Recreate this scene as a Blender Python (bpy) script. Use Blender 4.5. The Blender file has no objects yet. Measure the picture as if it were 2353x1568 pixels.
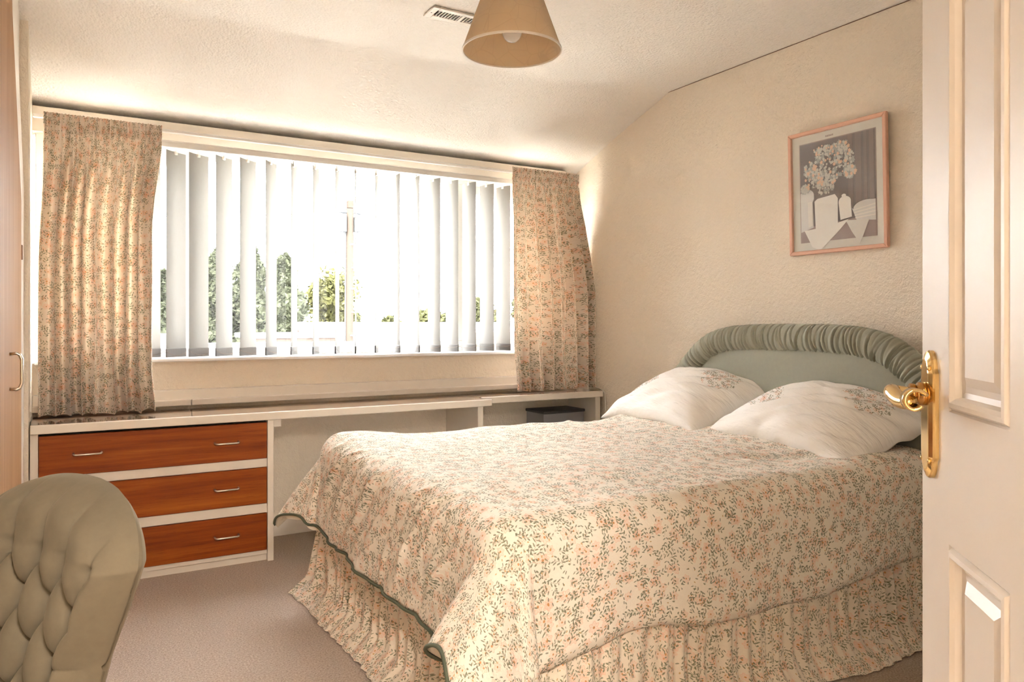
import bpy, bmesh, math, random
from mathutils import Vector, Matrix, noise

random.seed(7)
SC = bpy.context.scene
COL = SC.collection
R = math.radians
PI = math.pi

# ------------------------------------------------------------------ camera
cam_d = bpy.data.cameras.new('camera')
cam = bpy.data.objects.new('camera', cam_d)
COL.objects.link(cam)
cam_d.sensor_width = 36.0
cam_d.lens = 36.0 * 1745.0 / 2353.0
cam_d.shift_y = -39.0 / 2353.0
cam_d.clip_start = 0.02
cam_d.clip_end = 500
cam.location = (0, 0, 1.12)
cam.rotation_euler = (R(90), 0, R(-30.6))
SC.camera = cam

# ------------------------------------------------------------------ light
SKY = 7.0
LANDING_FILL = 40.0
world = bpy.data.worlds.new('sky')
SC.world = world
world.use_nodes = True
bg = world.node_tree.nodes['Background']
bg.inputs['Color'].default_value = (0.975, 0.98, 1.0, 1)
bg.inputs['Strength'].default_value = SKY
sun_d = bpy.data.lights.new('sun', 'SUN')
sun_d.energy = 8.0
sun_d.angle = R(1.0)
sun_d.color = (1.0, 0.93, 0.82)
sun = bpy.data.objects.new('sun', sun_d)
COL.objects.link(sun)
sun.rotation_euler = (R(48), 0, R(-35))       # shines from behind the house on to the gardens
SC.view_settings.view_transform = 'Standard'
SC.view_settings.look = 'None'
SC.view_settings.gamma = 1.0
SC.view_settings.use_curve_mapping = False
SC.view_settings.exposure = 2.32
SC.cycles.max_bounces = 8
SC.cycles.diffuse_bounces = 5
SC.cycles.glossy_bounces = 3
SC.cycles.caustics_reflective = False
SC.cycles.caustics_refractive = False
SC.cycles.use_adaptive_sampling = True
SC.cycles.adaptive_threshold = 0.18
SC.cycles.adaptive_min_samples = 16
SC.cycles.transparent_max_bounces = 12
SC.cycles.sample_clamp_indirect = 12.0

# ------------------------------------------------------------------ helpers: objects
def link(o):
    COL.objects.link(o)
    return o

def tag(o, label=None, cat=None, group=None, kind=None):
    if label: o['label'] = label
    if cat: o['category'] = cat
    if group: o['group'] = group
    if kind: o['kind'] = kind
    return o

def put(o, parent):
    """child of parent, both given in world coordinates"""
    o.parent = parent
    l = parent.location
    o.matrix_parent_inverse = (Matrix.LocRotScale(l, parent.rotation_euler, None)).inverted()
    return o

def obj(name, mesh, mats=None, parent=None, smooth=None):
    if mats is not None:
        if not isinstance(mats, (list, tuple)): mats = [mats]
        if not mesh.materials:
            for m in mats: mesh.materials.append(m)
    if smooth is not None:
        mesh.polygons.foreach_set('use_smooth', [smooth] * len(mesh.polygons))
    o = link(bpy.data.objects.new(name, mesh))
    if parent is not None: put(o, parent)
    return o

def empty(name, loc, label=None, cat=None, group=None):
    o = link(bpy.data.objects.new(name, None))
    o.location = loc
    o.empty_display_size = 0.05
    return tag(o, label, cat, group)

def bm_mesh(bm, name='mesh'):
    me = bpy.data.meshes.new(name)
    bm.normal_update()
    bm.to_mesh(me)
    bm.free()
    return me

def add_box(bm, x0, x1, y0, y1, z0, z1, bev=0.0, seg=1, mat=0):
    r = bmesh.ops.create_cube(bm, size=1.0)
    vs = r['verts']
    for v in vs:
        v.co = Vector(((x0 + x1) / 2 + v.co.x * (x1 - x0), (y0 + y1) / 2 + v.co.y * (y1 - y0), (z0 + z1) / 2 + v.co.z * (z1 - z0)))
    fs = set(f for v in vs for f in v.link_faces)
    for f in fs: f.material_index = mat
    if bev > 0:
        es = list(set(e for v in vs for e in v.link_edges))
        bmesh.ops.bevel(bm, geom=es, offset=bev, segments=seg, affect='EDGES', profile=0.5)

def box(name, x0, x1, y0, y1, z0, z1, mat, parent=None, bev=0.0, seg=1):
    bm = bmesh.new()
    add_box(bm, x0, x1, y0, y1, z0, z1, bev, seg)
    return obj(name, bm_mesh(bm, name), mat, parent)

def grid_mesh(name, nu, nv, fn, uvfn=None, closed_u=False):
    """fn(i/nu, j/nv) -> point;  uvfn -> (u, v) in metres of cloth"""
    vs = []
    cu = nu if closed_u else nu + 1
    for j in range(nv + 1):
        for i in range(cu):
            vs.append(fn(i / nu, j / nv))
    fs = []
    for j in range(nv):
        for i in range(nu):
            i2 = (i + 1) % cu if closed_u else i + 1
            fs.append((j * cu + i, j * cu + i2, (j + 1) * cu + i2, (j + 1) * cu + i))
    me = bpy.data.meshes.new(name)
    me.from_pydata(vs, [], fs)
    if uvfn:
        lay = me.uv_layers.new(name='UVMap')
        k = 0
        d = lay.data
        for j in range(nv):
            for i in range(nu):
                for (a, b) in ((i, j), (i + 1, j), (i + 1, j + 1), (i, j + 1)):
                    d[k].uv = uvfn(a / nu, b / nv)
                    k += 1
    me.update()
    return me

def tube_mesh(name, pts, rad, sides=8, closed=False, caps=True):
    """round bar through pts; rad a number or a list"""
    pts = [Vector(p) for p in pts]
    n = len(pts)
    vs, fs = [], []
    prev = None
    for k, p in enumerate(pts):
        if closed:
            t = pts[(k + 1) % n] - pts[k - 1]
        else:
            t = pts[min(k + 1, n - 1)] - pts[max(k - 1, 0)]
        t.normalize()
        if prev is None:
            a = Vector((0, 0, 1)) if abs(t.z) < 0.9 else Vector((1, 0, 0))
            u = t.cross(a).normalized()
        else:
            u = (prev - t * prev.dot(t)).normalized()
        prev = u
        w = t.cross(u)
        r = rad[k] if isinstance(rad, (list, tuple)) else rad
        for s in range(sides):
            a = 2 * PI * s / sides
            vs.append(p + u * (r * math.cos(a)) + w * (r * math.sin(a)))
    m = n if closed else n - 1
    for k in range(m):
        for s in range(sides):
            s2 = (s + 1) % sides
            k2 = (k + 1) % n
            fs.append((k * sides + s, k * sides + s2, k2 * sides + s2, k2 * sides + s))
    if caps and not closed:
        fs.append(tuple(range(sides - 1, -1, -1)))
        fs.append(tuple((n - 1) * sides + s for s in range(sides)))
    me = bpy.data.meshes.new(name)
    me.from_pydata(vs, [], fs)
    me.update()
    return me

def tube(name, pts, rad, mat, parent=None, sides=8, closed=False):
    return obj(name, tube_mesh(name, pts, rad, sides, closed), mat, parent, smooth=True)

def lathe_mesh(name, prof, seg=32):
    vs, fs = [], []
    for (r, z) in prof:
        for s in range(seg):
            a = 2 * PI * s / seg
            vs.append((r * math.cos(a), r * math.sin(a), z))
    for k in range(len(prof) - 1):
        for s in range(seg):
            s2 = (s + 1) % seg
            fs.append((k * seg + s, k * seg + s2, (k + 1) * seg + s2, (k + 1) * seg + s))
    me = bpy.data.meshes.new(name)
    me.from_pydata(vs, [], fs)
    me.update()
    return me

def prism_mesh(name, poly, fn, d0, d1, bev=0.0):
    """poly: 2-D outline; fn(a, b, depth) -> point"""
    bm = bmesh.new()
    lo = [bm.verts.new(fn(a, b, d0)) for a, b in poly]
    hi = [bm.verts.new(fn(a, b, d1)) for a, b in poly]
    n = len(poly)
    bm.faces.new(lo[::-1])
    bm.faces.new(hi)
    for i in range(n):
        bm.faces.new((lo[i], lo[(i + 1) % n], hi[(i + 1) % n], hi[i]))
    bmesh.ops.recalc_face_normals(bm, faces=bm.faces)
    if bev:
        bmesh.ops.bevel(bm, geom=list(bm.edges), offset=bev, segments=1, affect='EDGES')
    return bm_mesh(bm, name)

def nz(x, y=0.0, z=0.0):
    return noise.noise(Vector((x, y, z)))

def smooth01(a, b, x):
    t = min(1, max(0, (x - a) / (b - a)))
    return t * t * (3 - 2 * t)

def catmull(pts, per=8):
    P = [Vector(p) for p in pts]
    out = []
    for i in range(len(P) - 1):
        p0 = P[max(i - 1, 0)]; p1 = P[i]; p2 = P[i + 1]; p3 = P[min(i + 2, len(P) - 1)]
        for k in range(per):
            t = k / per
            out.append(0.5 * ((2 * p1) + (p2 - p0) * t + (2 * p0 - 5 * p1 + 4 * p2 - p3) * t * t + (3 * p1 - p0 - 3 * p2 + p3) * t ** 3))
    out.append(P[-1])
    return out

# ------------------------------------------------------------------ helpers: materials
class NT:
    def __init__(self, name):
        self.m = bpy.data.materials.new(name)
        self.m.use_nodes = True
        self.t = self.m.node_tree
        self.b = self.t.nodes['Principled BSDF']
        self.out = self.t.nodes['Material Output']
    def n(self, typ, ins=None, **kw):
        nd = self.t.nodes.new(typ)
        for k, v in kw.items(): setattr(nd, k, v)
        for k, v in (ins or {}).items(): self.set(nd.inputs[k], v)
        return nd
    def set(self, sock, v):
        if hasattr(v, 'is_linked') or hasattr(v, 'links'): self.t.links.new(v, sock)
        else: sock.default_value = v
    def math(self, op, a, b=None, c=None):
        nd = self.t.nodes.new('ShaderNodeMath'); nd.operation = op
        self.set(nd.inputs[0], a)
        if b is not None: self.set(nd.inputs[1], b)
        if c is not None: self.set(nd.inputs[2], c)
        return nd.outputs[0]
    def vmath(self, op, a, b=None, s=None):
        nd = self.t.nodes.new('ShaderNodeVectorMath'); nd.operation = op
        self.set(nd.inputs[0], a)
        if b is not None: self.set(nd.inputs[1], b)
        if s is not None: self.set(nd.inputs['Scale'], s)
        return nd.outputs['Value'] if op in ('LENGTH', 'DOT_PRODUCT', 'DISTANCE') else nd.outputs[0]
    def mix(self, f, a, b, blend='MIX'):
        nd = self.t.nodes.new('ShaderNodeMix'); nd.data_type = 'RGBA'; nd.blend_type = blend
        self.set(nd.inputs['Factor'], f)
        self.set(nd.inputs[6], a); self.set(nd.inputs[7], b)
        return nd.outputs[2]
    def ramp(self, f, stops):
        nd = self.t.nodes.new('ShaderNodeValToRGB')
        while len(nd.color_ramp.elements) < len(stops): nd.color_ramp.elements.new(0.5)
        for e, (p, c) in zip(nd.color_ramp.elements, stops):
            e.position = p; e.color = (*c, 1)
        self.set(nd.inputs[0], f)
        return nd.outputs[0]
    def obj_co(self): return self.n('ShaderNodeTexCoord').outputs['Object']
    def uv_co(self): return self.n('ShaderNodeTexCoord').outputs['UV']
    def mapping(self, v, scale=(1, 1, 1), loc=(0, 0, 0), rot=(0, 0, 0)):
        return self.n('ShaderNodeMapping', {'Vector': v, 'Scale': scale, 'Location': loc, 'Rotation': rot}).outputs[0]
    def noise(self, v, scale=5, detail=3, rough=0.55):
        return self.n('ShaderNodeTexNoise', {'Vector': v, 'Scale': scale, 'Detail': detail, 'Roughness': rough}).outputs['Fac']
    def bump(self, h, strength=0.3, dist=0.002):
        o = self.n('ShaderNodeBump', {'Height': h, 'Strength': strength, 'Distance': dist}).outputs[0]
        self.t.links.new(o, self.b.inputs['Normal'])
        return o
    def base(self, c, rough=0.5, metal=0.0, spec=0.5):
        self.set(self.b.inputs['Base Color'], c if not isinstance(c, tuple) else (*c[:3], 1))
        self.set(self.b.inputs['Roughness'], rough)
        self.b.inputs['Metallic'].default_value = metal
        self.b.inputs['Specular IOR Level'].default_value = spec
        return self

def plain(name, c, rough=0.5, metal=0.0, spec=0.5, bump=None):
    k = NT(name)
    co = k.obj_co()
    f = k.noise(co, 9, 3)
    col = k.mix(f, tuple(x * 0.95 for x in c) + (1,), tuple(min(1, x * 1.04) for x in c) + (1,))
    k.base(col, rough, metal, spec)
    if bump: k.bump(k.noise(co, bump[0], 3), bump[1], bump[2])
    return k.m

M = {}
# wall paper: cream woodchip
k = NT('cream_woodchip_paper')
co = k.obj_co()
h = k.math('ADD', k.noise(co, 48, 3), k.math('MULTIPLY', k.noise(co, 140, 2), 0.5))
col = k.mix(k.noise(co, 2.0, 3), (0.835, 0.745, 0.625, 1), (0.865, 0.78, 0.66, 1))
k.base(col, 0.75, 0, 0.3)
k.bump(h, 0.9, 0.006)
M['wall'] = k.m
# ceiling: stippled off white
k = NT('stippled_ceiling_paint')
co = k.obj_co()
v = k.n('ShaderNodeTexVoronoi', {'Vector': co, 'Scale': 95.0}).outputs['Distance']
h = k.math('ADD', k.math('MULTIPLY', k.noise(co, 70, 4), 1.2), k.math('MULTIPLY', v, -0.7))
k.base((0.89, 0.845, 0.79), 0.8, 0, 0.25)
k.bump(h, 0.7, 0.005)
M['ceiling'] = k.m
# carpet
k = NT('speckled_beige_carpet')
co = k.obj_co()
f1 = k.noise(co, 160, 4, 0.75)
f2 = k.noise(co, 5, 3)
col = k.ramp(f1, [(0.30, (0.33, 0.225, 0.165)), (0.5, (0.64, 0.515, 0.42)), (0.68, (0.84, 0.75, 0.66))])
col = k.mix(k.math('MULTIPLY', f2, 0.35), col, (0.54, 0.42, 0.335, 1))
k.base(col, 0.95, 0, 0.1)
k.bump(f1, 1.0, 0.008)
M['carpet'] = k.m
M['gloss'] = plain('cream_gloss_paint', (0.80, 0.735, 0.65), 0.35, 0, 0.45)
M['white'] = plain('white_plastic_frame', (0.87, 0.86, 0.84), 0.3, 0, 0.5)
M['doorpaint'] = plain('off_white_door_paint', (0.72, 0.655, 0.59), 0.38, 0, 0.45)
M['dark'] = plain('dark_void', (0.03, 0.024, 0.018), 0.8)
M['blackcard'] = plain('black_card', (0.03, 0.03, 0.035), 0.5)
M['greycard'] = plain('grey_card', (0.24, 0.24, 0.26), 0.5)

def wood(name, dark, mid, lite, axis, rough, sc=1.0, spec=0.5, bump=0.1):
    k = NT(name)
    co = k.obj_co()
    s = [34 * sc, 34 * sc, 34 * sc]
    s[axis] = 1.6 * sc
    m = k.mapping(co, tuple(s))
    w = k.noise(m, 1.0, 6, 0.65)
    big = k.noise(k.mapping(co, tuple(x * 0.17 for x in s)), 1.0, 3)
    f = k.math('ADD', k.math('MULTIPLY', w, 0.65), k.math('MULTIPLY', big, 0.35))
    col = k.ramp(f, [(0.33, dark), (0.5, mid), (0.66, lite)])
    pores = k.noise(k.mapping(co, tuple(x * 7 for x in s)), 1.0, 2)
    col = k.mix(k.math('MULTIPLY', k.math('LESS_THAN', pores, 0.37), 0.35), col, (*dark, 1))
    k.base(col, rough, 0, spec)
    k.bump(w, bump, 0.001)
    return k.m

M['drawer'] = wood('mahogany_veneer', (0.17, 0.027, 0.003), (0.29, 0.058, 0.005), (0.41, 0.11, 0.010), 0, 0.45, spec=0.25)
M['desk'] = wood('brown_varnished_wood', (0.10, 0.045, 0.018), (0.17, 0.08, 0.032), (0.25, 0.13, 0.055), 0, 0.16, spec=0.7)
for n__ in M['desk'].node_tree.nodes:
    if n__.type == 'BSDF_PRINCIPLED':
        n__.inputs['Coat Weight'].default_value = 1.0; n__.inputs['Coat Roughness'].default_value = 0.06; n__.inputs['Coat IOR'].default_value = 1.75
M['pine'] = wood('pale_pine_veneer', (0.31, 0.155, 0.062), (0.38, 0.21, 0.095), (0.44, 0.265, 0.135), 2, 0.6, spec=0.08)
M['chrome'] = plain('worn_nickel', (0.70, 0.64, 0.56), 0.28, 1.0)
M['brass'] = plain('polished_brass', (0.83, 0.60, 0.27), 0.14, 1.0)
M['darkbrass'] = plain('tarnished_brass', (0.55, 0.30, 0.10), 0.22, 1.0)
M['hinge'] = plain('dull_brown_hinge', (0.25, 0.15, 0.10), 0.4, 0.8)

# ---------------------------------------------------------------- printed cotton
def floral_color(k, uv, ground):
    """small sprigs of grey-green leaves, pink flowers and ochre buds, in cloth metres"""
    def cell(scale, off, rnd=0.95):
        v = k.vmath('ADD', k.vmath('SCALE', uv, s=scale), (off, off * 1.7, 0))
        vo = k.n('ShaderNodeTexVoronoi', {'Vector': v, 'Scale': 1.0, 'Randomness': rnd}, voronoi_dimensions='2D')
        d = k.vmath('SUBTRACT', v, vo.outputs['Position'])
        sep = k.n('ShaderNodeSeparateColor', {'Color': vo.outputs['Color']})
        rot = k.n('ShaderNodeVectorRotate', {'Vector': d, 'Angle': k.math('MULTIPLY', sep.outputs[0], 6.283)}, rotation_type='Z_AXIS').outputs[0]
        s2 = k.n('ShaderNodeSeparateXYZ', {'Vector': rot})
        return s2.outputs[0], s2.outputs[1], sep.outputs[1], sep.outputs[2]
    def lt(a, b): return k.math('LESS_THAN', a, b)
    def AND(a, b): return k.math('MULTIPLY', a, b)
    def OR(a, b): return k.math('MAXIMUM', a, b)
    def ell(x, y, a, b):
        return lt(k.math('ADD', k.math('POWER', k.math('DIVIDE', x, a), 2.0), k.math('POWER', k.math('DIVIDE', y, b), 2.0)), 1.0)
    def sprig(scale, off, keep, L=0.42, sp=0.2, a=0.125, b=0.05, c=0.105, ang=0.8):
        x, y, g, bl = cell(scale, off)
        x = k.math('SUBTRACT', x, k.math('MULTIPLY', k.math('MULTIPLY', y, y), 0.7))
        ax = k.math('ABSOLUTE', x)
        q = k.math('DIVIDE', k.math('ADD', y, k.math('MULTIPLY', k.math('GREATER_THAN', x, 0), sp * 0.4)), sp)
        ym = k.math('MULTIPLY', k.math('SUBTRACT', k.math('FRACT', q), 0.5), sp)
        dx = k.math('SUBTRACT', ax, c)
        ca, sa = math.cos(ang), math.sin(ang)
        u = k.math('ADD', k.math('MULTIPLY', dx, ca), k.math('MULTIPLY', ym, sa))
        w = k.math('SUBTRACT', k.math('MULTIPLY', ym, ca), k.math('MULTIPLY', dx, sa))
        m = AND(ell(u, w, a, b), lt(k.math('ABSOLUTE', y), L))
        st = AND(lt(ax, 0.011), lt(k.math('ABSOLUTE', y), L * 1.05))
        return AND(OR(m, st), lt(g, keep)), bl
    col = ground
    # pink flowers
    for (scale, off, keep) in ((25, 3.1, 0.75), (19, 11.7, 0.5)):
        x, y, g, bl = cell(scale, off)
        r = k.math('SQRT', k.math('ADD', k.math('MULTIPLY', x, x), k.math('MULTIPLY', y, y)))
        th = k.math('ARCTAN2', y, x)
        pet = k.math('COSINE', k.math('MULTIPLY', th, 6.0))
        r0 = k.math('ADD', 0.27, k.math('MULTIPLY', pet, 0.05))
        ring = lt(k.math('ABSOLUTE', k.math('SUBTRACT', r, r0)), 0.022)
        ray = AND(lt(r, 0.25), k.math('GREATER_THAN', k.math('COSINE', k.math('MULTIPLY', th, 9.0)), 0.72))
        fill = k.math('MULTIPLY', lt(r, r0), 0.15)
        f = AND(k.math('MAXIMUM', k.math('MULTIPLY', OR(ring, ray), 0.42), fill), lt(g, keep))
        col = k.mix(f, col, (0.80, 0.36, 0.22, 1))
        col = k.mix(AND(k.math('MULTIPLY', lt(r, 0.065), 0.85), lt(g, keep)), col, (0.58, 0.25, 0.07, 1))
    # ochre buds
    x, y, g, bl = cell(52, 6.3)
    col = k.mix(AND(k.math('MULTIPLY', ell(x, y, 0.17, 0.10), 0.75), lt(g, 0.26)), col, (0.50, 0.30, 0.07, 1))
    # leaves
    leafc = (0.175, 0.185, 0.115, 1)
    for (scale, off, keep, sp, a, b) in ((25, 0.0, 0.72, 0.30, 0.135, 0.052), (31, 8.9, 0.5, 0.36, 0.155, 0.062)):
        m, bl = sprig(scale, off, keep, sp=sp, a=a, b=b, c=a * 1.05)
        cc = k.mix(bl, leafc, (0.25, 0.245, 0.15, 1))
        col = k.mix(k.math('MULTIPLY', m, 0.88), col, cc)
    # loose leaves
    x, y, g, bl = cell(72, 4.4)
    col = k.mix(AND(k.math('MULTIPLY', ell(x, y, 0.36, 0.13), 0.8), lt(g, 0.34)), col, leafc)
    return col

def cloth(name, ground, floral=True, trans=0.0, bump=0.25, rough=0.85, transcol=None, wr=(14, 0.004)):
    k = NT(name)
    uv = k.uv_co()
    col = floral_color(k, uv, (*ground, 1)) if floral else k.mix(k.noise(uv, 20, 2), tuple(c * .97 for c in ground) + (1,), (*ground, 1))
    k.base(col, rough, 0, 0.2)
    k.b.inputs['Sheen Weight'].default_value = 0.15
    weave = k.noise(uv, 900, 2)
    cre = k.noise(uv, wr[0], 5, 0.6)
    nb = k.n('ShaderNodeBump', {'Height': k.math('ADD', cre, k.math('MULTIPLY', weave, 0.03)), 'Strength': bump, 'Distance': wr[1] * 5}).outputs[0]
    k.t.links.new(nb, k.b.inputs['Normal'])
    if trans > 0:
        tr = k.n('ShaderNodeBsdfTranslucent', {'Color': k.mix(1.0, col, (*(transcol or (1, 1, 1)), 1), 'MULTIPLY')})
        mx = k.n('ShaderNodeMixShader', {0: trans})
        k.t.links.new(k.b.outputs[0], mx.inputs[1])
        k.t.links.new(tr.outputs[0], mx.inputs[2])
        k.t.links.new(mx.outputs[0], k.out.inputs[0])
    return k.m

M['duvet'] = cloth('floral_duvet_cotton', (0.86, 0.785, 0.68), wr=(11, 0.007), bump=0.55)
M['skirt'] = cloth('floral_valance_cotton', (0.78, 0.69, 0.575), wr=(16, 0.003), bump=0.3)
M['curtain'] = cloth('floral_curtain_cotton', (0.75, 0.665, 0.58), trans=0.07, transcol=(1.0, 0.88, 0.70), wr=(12, 0.003))
M['lining'] = cloth('cream_cotton_lining', (0.80, 0.72, 0.58), floral=False, trans=0.15)
M['curtain_lining'] = cloth('white_curtain_lining', (0.84, 0.82, 0.79), floral=False, trans=0.4)
M['piping'] = plain('dark_green_piping', (0.10, 0.115, 0.075), 0.8)

# pillow cotton: cream white with embroidered looking sprays near both ends
k = NT('white_pillow_cotton')
uv = k.uv_co()
white = (0.90, 0.87, 0.83, 1)
fl = floral_color(k, k.vmath('SCALE', uv, s=1.25), white)
msk = None
for (cx_, cy_, rad) in ((0.165, 0.24, 0.085), (0.235, 0.20, 0.055), (0.62, 0.36, 0.085), (0.55, 0.40, 0.06)):
    d = k.vmath('DISTANCE', k.vmath('MULTIPLY', uv, (1, 1, 0)), (cx_, cy_, 0))
    d = k.math('ADD', d, k.math('MULTIPLY', k.math('SUBTRACT', k.noise(uv, 38, 2), 0.5), 0.09))
    mk = k.math('LESS_THAN', d, rad)
    msk = mk if msk is None else k.math('MAXIMUM', msk, mk)
k.base(k.mix(msk, white, fl), 0.8, 0, 0.2)
cre = k.noise(k.mapping(uv, (5, 22, 1), rot=(0, 0, 0.5)), 1.0, 4)
k.bump(cre, 0.6, 0.03)
M['pillow'] = k.m

def velvet(name, a, b, sheen=0.5, nscale=60):
    k = NT(name)
    co = k.obj_co()
    f = k.noise(co, nscale, 4, 0.65)
    col = k.mix(f, (*a, 1), (*b, 1))
    k.base(col, 0.9, 0, 0.15)
    k.b.inputs['Sheen Weight'].default_value = sheen
    k.b.inputs['Sheen Roughness'].default_value = 0.45
    k.b.inputs['Sheen Tint'].default_value = (*[min(1, x * 2.2) for x in b], 1)
    k.bump(k.noise(co, 700, 2), 0.15, 0.001)
    return k.m
M['headvel'] = velvet('grey_green_dralon', (0.33, 0.335, 0.275), (0.38, 0.385, 0.315), 0.35)
M['chairvel'] = velvet('olive_beige_velvet', (0.165, 0.138, 0.095), (0.21, 0.178, 0.125), 0.25, 40)
M['chairwood'] = wood('dark_chair_leg_wood', (0.06, 0.025, 0.01), (0.11, 0.05, 0.02), (0.17, 0.08, 0.035), 2, 0.35)

# vertical blind fabric
k = NT('white_blind_fabric')
co = k.obj_co()
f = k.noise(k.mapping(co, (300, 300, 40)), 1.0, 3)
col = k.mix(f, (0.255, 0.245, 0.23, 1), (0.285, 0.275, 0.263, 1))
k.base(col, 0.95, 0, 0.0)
tr = k.n('ShaderNodeBsdfTranslucent', {'Color': (0.50, 0.47, 0.43, 1)})
mx = k.n('ShaderNodeMixShader', {0: 0.10})
k.t.links.new(k.b.outputs[0], mx.inputs[1]); k.t.links.new(tr.outputs[0], mx.inputs[2]); k.t.links.new(mx.outputs[0], k.out.inputs[0])
M['slat'] = k.m
M['slatpocket'] = plain('blind_weight_pocket', (0.20, 0.19, 0.18), 0.8)
M['bead'] = plain('beige_bead_chain', (0.42, 0.30, 0.22), 0.5)
M['clip'] = plain('clear_white_clip', (0.85, 0.83, 0.78), 0.35)

def glass(name, refl=0.06, tint=(1, 1, 1)):
    k = NT(name)
    fc = k.n('ShaderNodeLayerWeight', {'Blend': 0.5}).outputs['Facing']
    fr = k.math('ADD', 0.04, k.math('MULTIPLY', k.math('POWER', fc, 5.0), 0.7))
    tr = k.n('ShaderNodeBsdfTransparent', {'Color': (*tint, 1)})
    gl = k.n('ShaderNodeBsdfGlossy', {'Roughness': 0.02, 'Color': (1, 1, 1, 1)})
    mx = k.n('ShaderNodeMixShader', {0: k.math('MULTIPLY', fr, refl / 0.04)})
    k.t.links.new(tr.outputs[0], mx.inputs[1]); k.t.links.new(gl.outputs[0], mx.inputs[2]); k.t.links.new(mx.outputs[0], k.out.inputs[0])
    return k.m
M['pane'] = glass('window_glass', 0.03, (0.97, 0.98, 0.98))
M['picglass'] = glass('picture_glass', 0.045)

# lamp shade parchment
k = NT('parchment_lampshade')
co = k.obj_co()
e = k.n('ShaderNodeTexVoronoi', {'Vector': co, 'Scale': 17.0}, feature='DISTANCE_TO_EDGE').outputs['Distance']
ln = k.math('LESS_THAN', e, 0.018)
col = k.mix(k.math('MULTIPLY', ln, 0.22), (0.80, 0.65, 0.46, 1), (0.52, 0.38, 0.22, 1))
k.base(col, 0.6, 0, 0.3)
tr = k.n('ShaderNodeBsdfTranslucent', {'Color': (0.85, 0.68, 0.46, 1)})
mx = k.n('ShaderNodeMixShader', {0: 0.35})
k.t.links.new(k.b.outputs[0], mx.inputs[1]); k.t.links.new(tr.outputs[0], mx.inputs[2]); k.t.links.new(mx.outputs[0], k.out.inputs[0])
M['shade'] = k.m
M['bulb'] = plain('white_glass_bulb', (0.85, 0.83, 0.80), 0.15)
M['pinkframe'] = plain('pink_wood_frame', (0.78, 0.46, 0.33), 0.45)

# ================================================================== THE ROOM
H = 2.42
XW, YW = 2.92, 4.10          # right wall, window wall
XL = -0.75                   # left wall of the recess
XP = -0.12                   # partition beside the window
def struct(o, label=None):
    o['kind'] = 'structure'
    if label: o['label'] = label
    return o

struct(box('floor', XL - 0.1, XW + 0.1, -1.9, YW + 0.12, -0.06, 0, M['carpet']), 'beige speckled fitted carpet')
struct(box('wall_right', XW, XW + 0.12, -0.02, YW + 0.15, 0, 2.5, M['wall']), 'cream textured wall behind the headboard')
bm = bmesh.new()
for b_ in ((XL - 0.1, XW + 0.1, 0, 0.94), (XL - 0.1, XW + 0.1, 2.0, 2.5), (XL - 0.1, XP, 0.94, 2.0), (2.78, XW + 0.1, 0.94, 2.0)):
    add_box(bm, b_[0], b_[1], YW, YW + 0.14, b_[2], b_[3])
struct(obj('wall_back', bm_mesh(bm), M['wall']), 'cream textured wall around the window')
struct(box('wall_left', XL - 0.1, XL, 0, YW, 0, 2.5, M['wall']), 'cream wall of the recess beside the wardrobe')
bm = bmesh.new()
add_box(bm, XL, XP, 3.62, YW, 0, 2.5)
struct(obj('wall_partition', bm_mesh(bm), M['wall']), 'narrow cream wall between wardrobe and window')
bm = bmesh.new()
for b_ in ((XL - 0.1, -0.21, 0, 2.5), (0.60, XW + 0.1, 0, 2.5), (-0.21, 0.60, 2.02, 2.5)):
    add_box(bm, b_[0], b_[1], -0.02, 0.08, b_[2], b_[3])
struct(obj('wall_front', bm_mesh(bm), M['wall']), 'cream wall holding the bedroom doorway')
# landing outside the doorway (behind the camera)
bm = bmesh.new()
add_box(bm, -1.0, -0.9, -1.9, -0.02, 0, 2.5)
add_box(bm, 1.4, 1.5, -1.9, -0.02, 0, 2.5)
add_box(bm, -1.0, 1.5, -2.0, -1.9, 0, 2.5)
struct(obj('wall_landing', bm_mesh(bm), M['wall']), 'cream landing walls beyond the doorway')
# door lining
bm = bmesh.new()
add_box(bm, -0.21, -0.18, -0.03, 0.09, 0, 2.02); add_box(bm, 0.575, 0.60, -0.03, 0.09, 0, 2.02); add_box(bm, -0.21, 0.60, -0.03, 0.09, 1.99, 2.02)
struct(obj('trim_6', bm_mesh(bm), M['doorpaint']), 'white painted door lining')

# ceiling: flat part, then a slope down to the window wall, the fold bends towards the right wall
fold_pts = [(-0.85, 3.43), (0.0, 3.43), (1.0, 3.41), (1.8, 3.385), (2.17, 3.375), (2.57, 3.303), (2.92, 3.224), (3.05, 3.19)]
def fold_y(x):
    for (a, b), (c, d) in zip(fold_pts, fold_pts[1:]):
        if x <= c: return b + (d - b) * (x - a) / (c - a)
    return fold_pts[-1][1]
def ceil_fn(u, v):
    x = XL - 0.1 + u * (XW + 0.2 - XL)
    fy = fold_y(x)
    rows = [(-1.95, H), (1.5, H), (fy - 0.05, H), (fy - 0.012, H - 0.002), (fy + 0.012, H - 0.008), (fy + 0.05, H - 0.024)]
    zs = 2.105
    for t in (0.25, 0.5, 0.75, 1.0):
        y = fy + 0.05 + (YW + 0.02 - fy - 0.05) * t
        rows.append((y, (H - 0.024) + (zs - H + 0.024) * t + 0.012 * math.sin(PI * t)))
    j = int(round(v * (len(rows) - 1)))
    return (x, rows[j][0], rows[j][1])
ce = obj('ceiling', grid_mesh('ceiling', 40, 9, ceil_fn), M['ceiling'], smooth=True)
md = ce.modifiers.new('thick', 'SOLIDIFY'); md.thickness = 0.06; md.offset = 1
struct(ce, 'stippled off-white ceiling that slopes down to the window')
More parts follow.
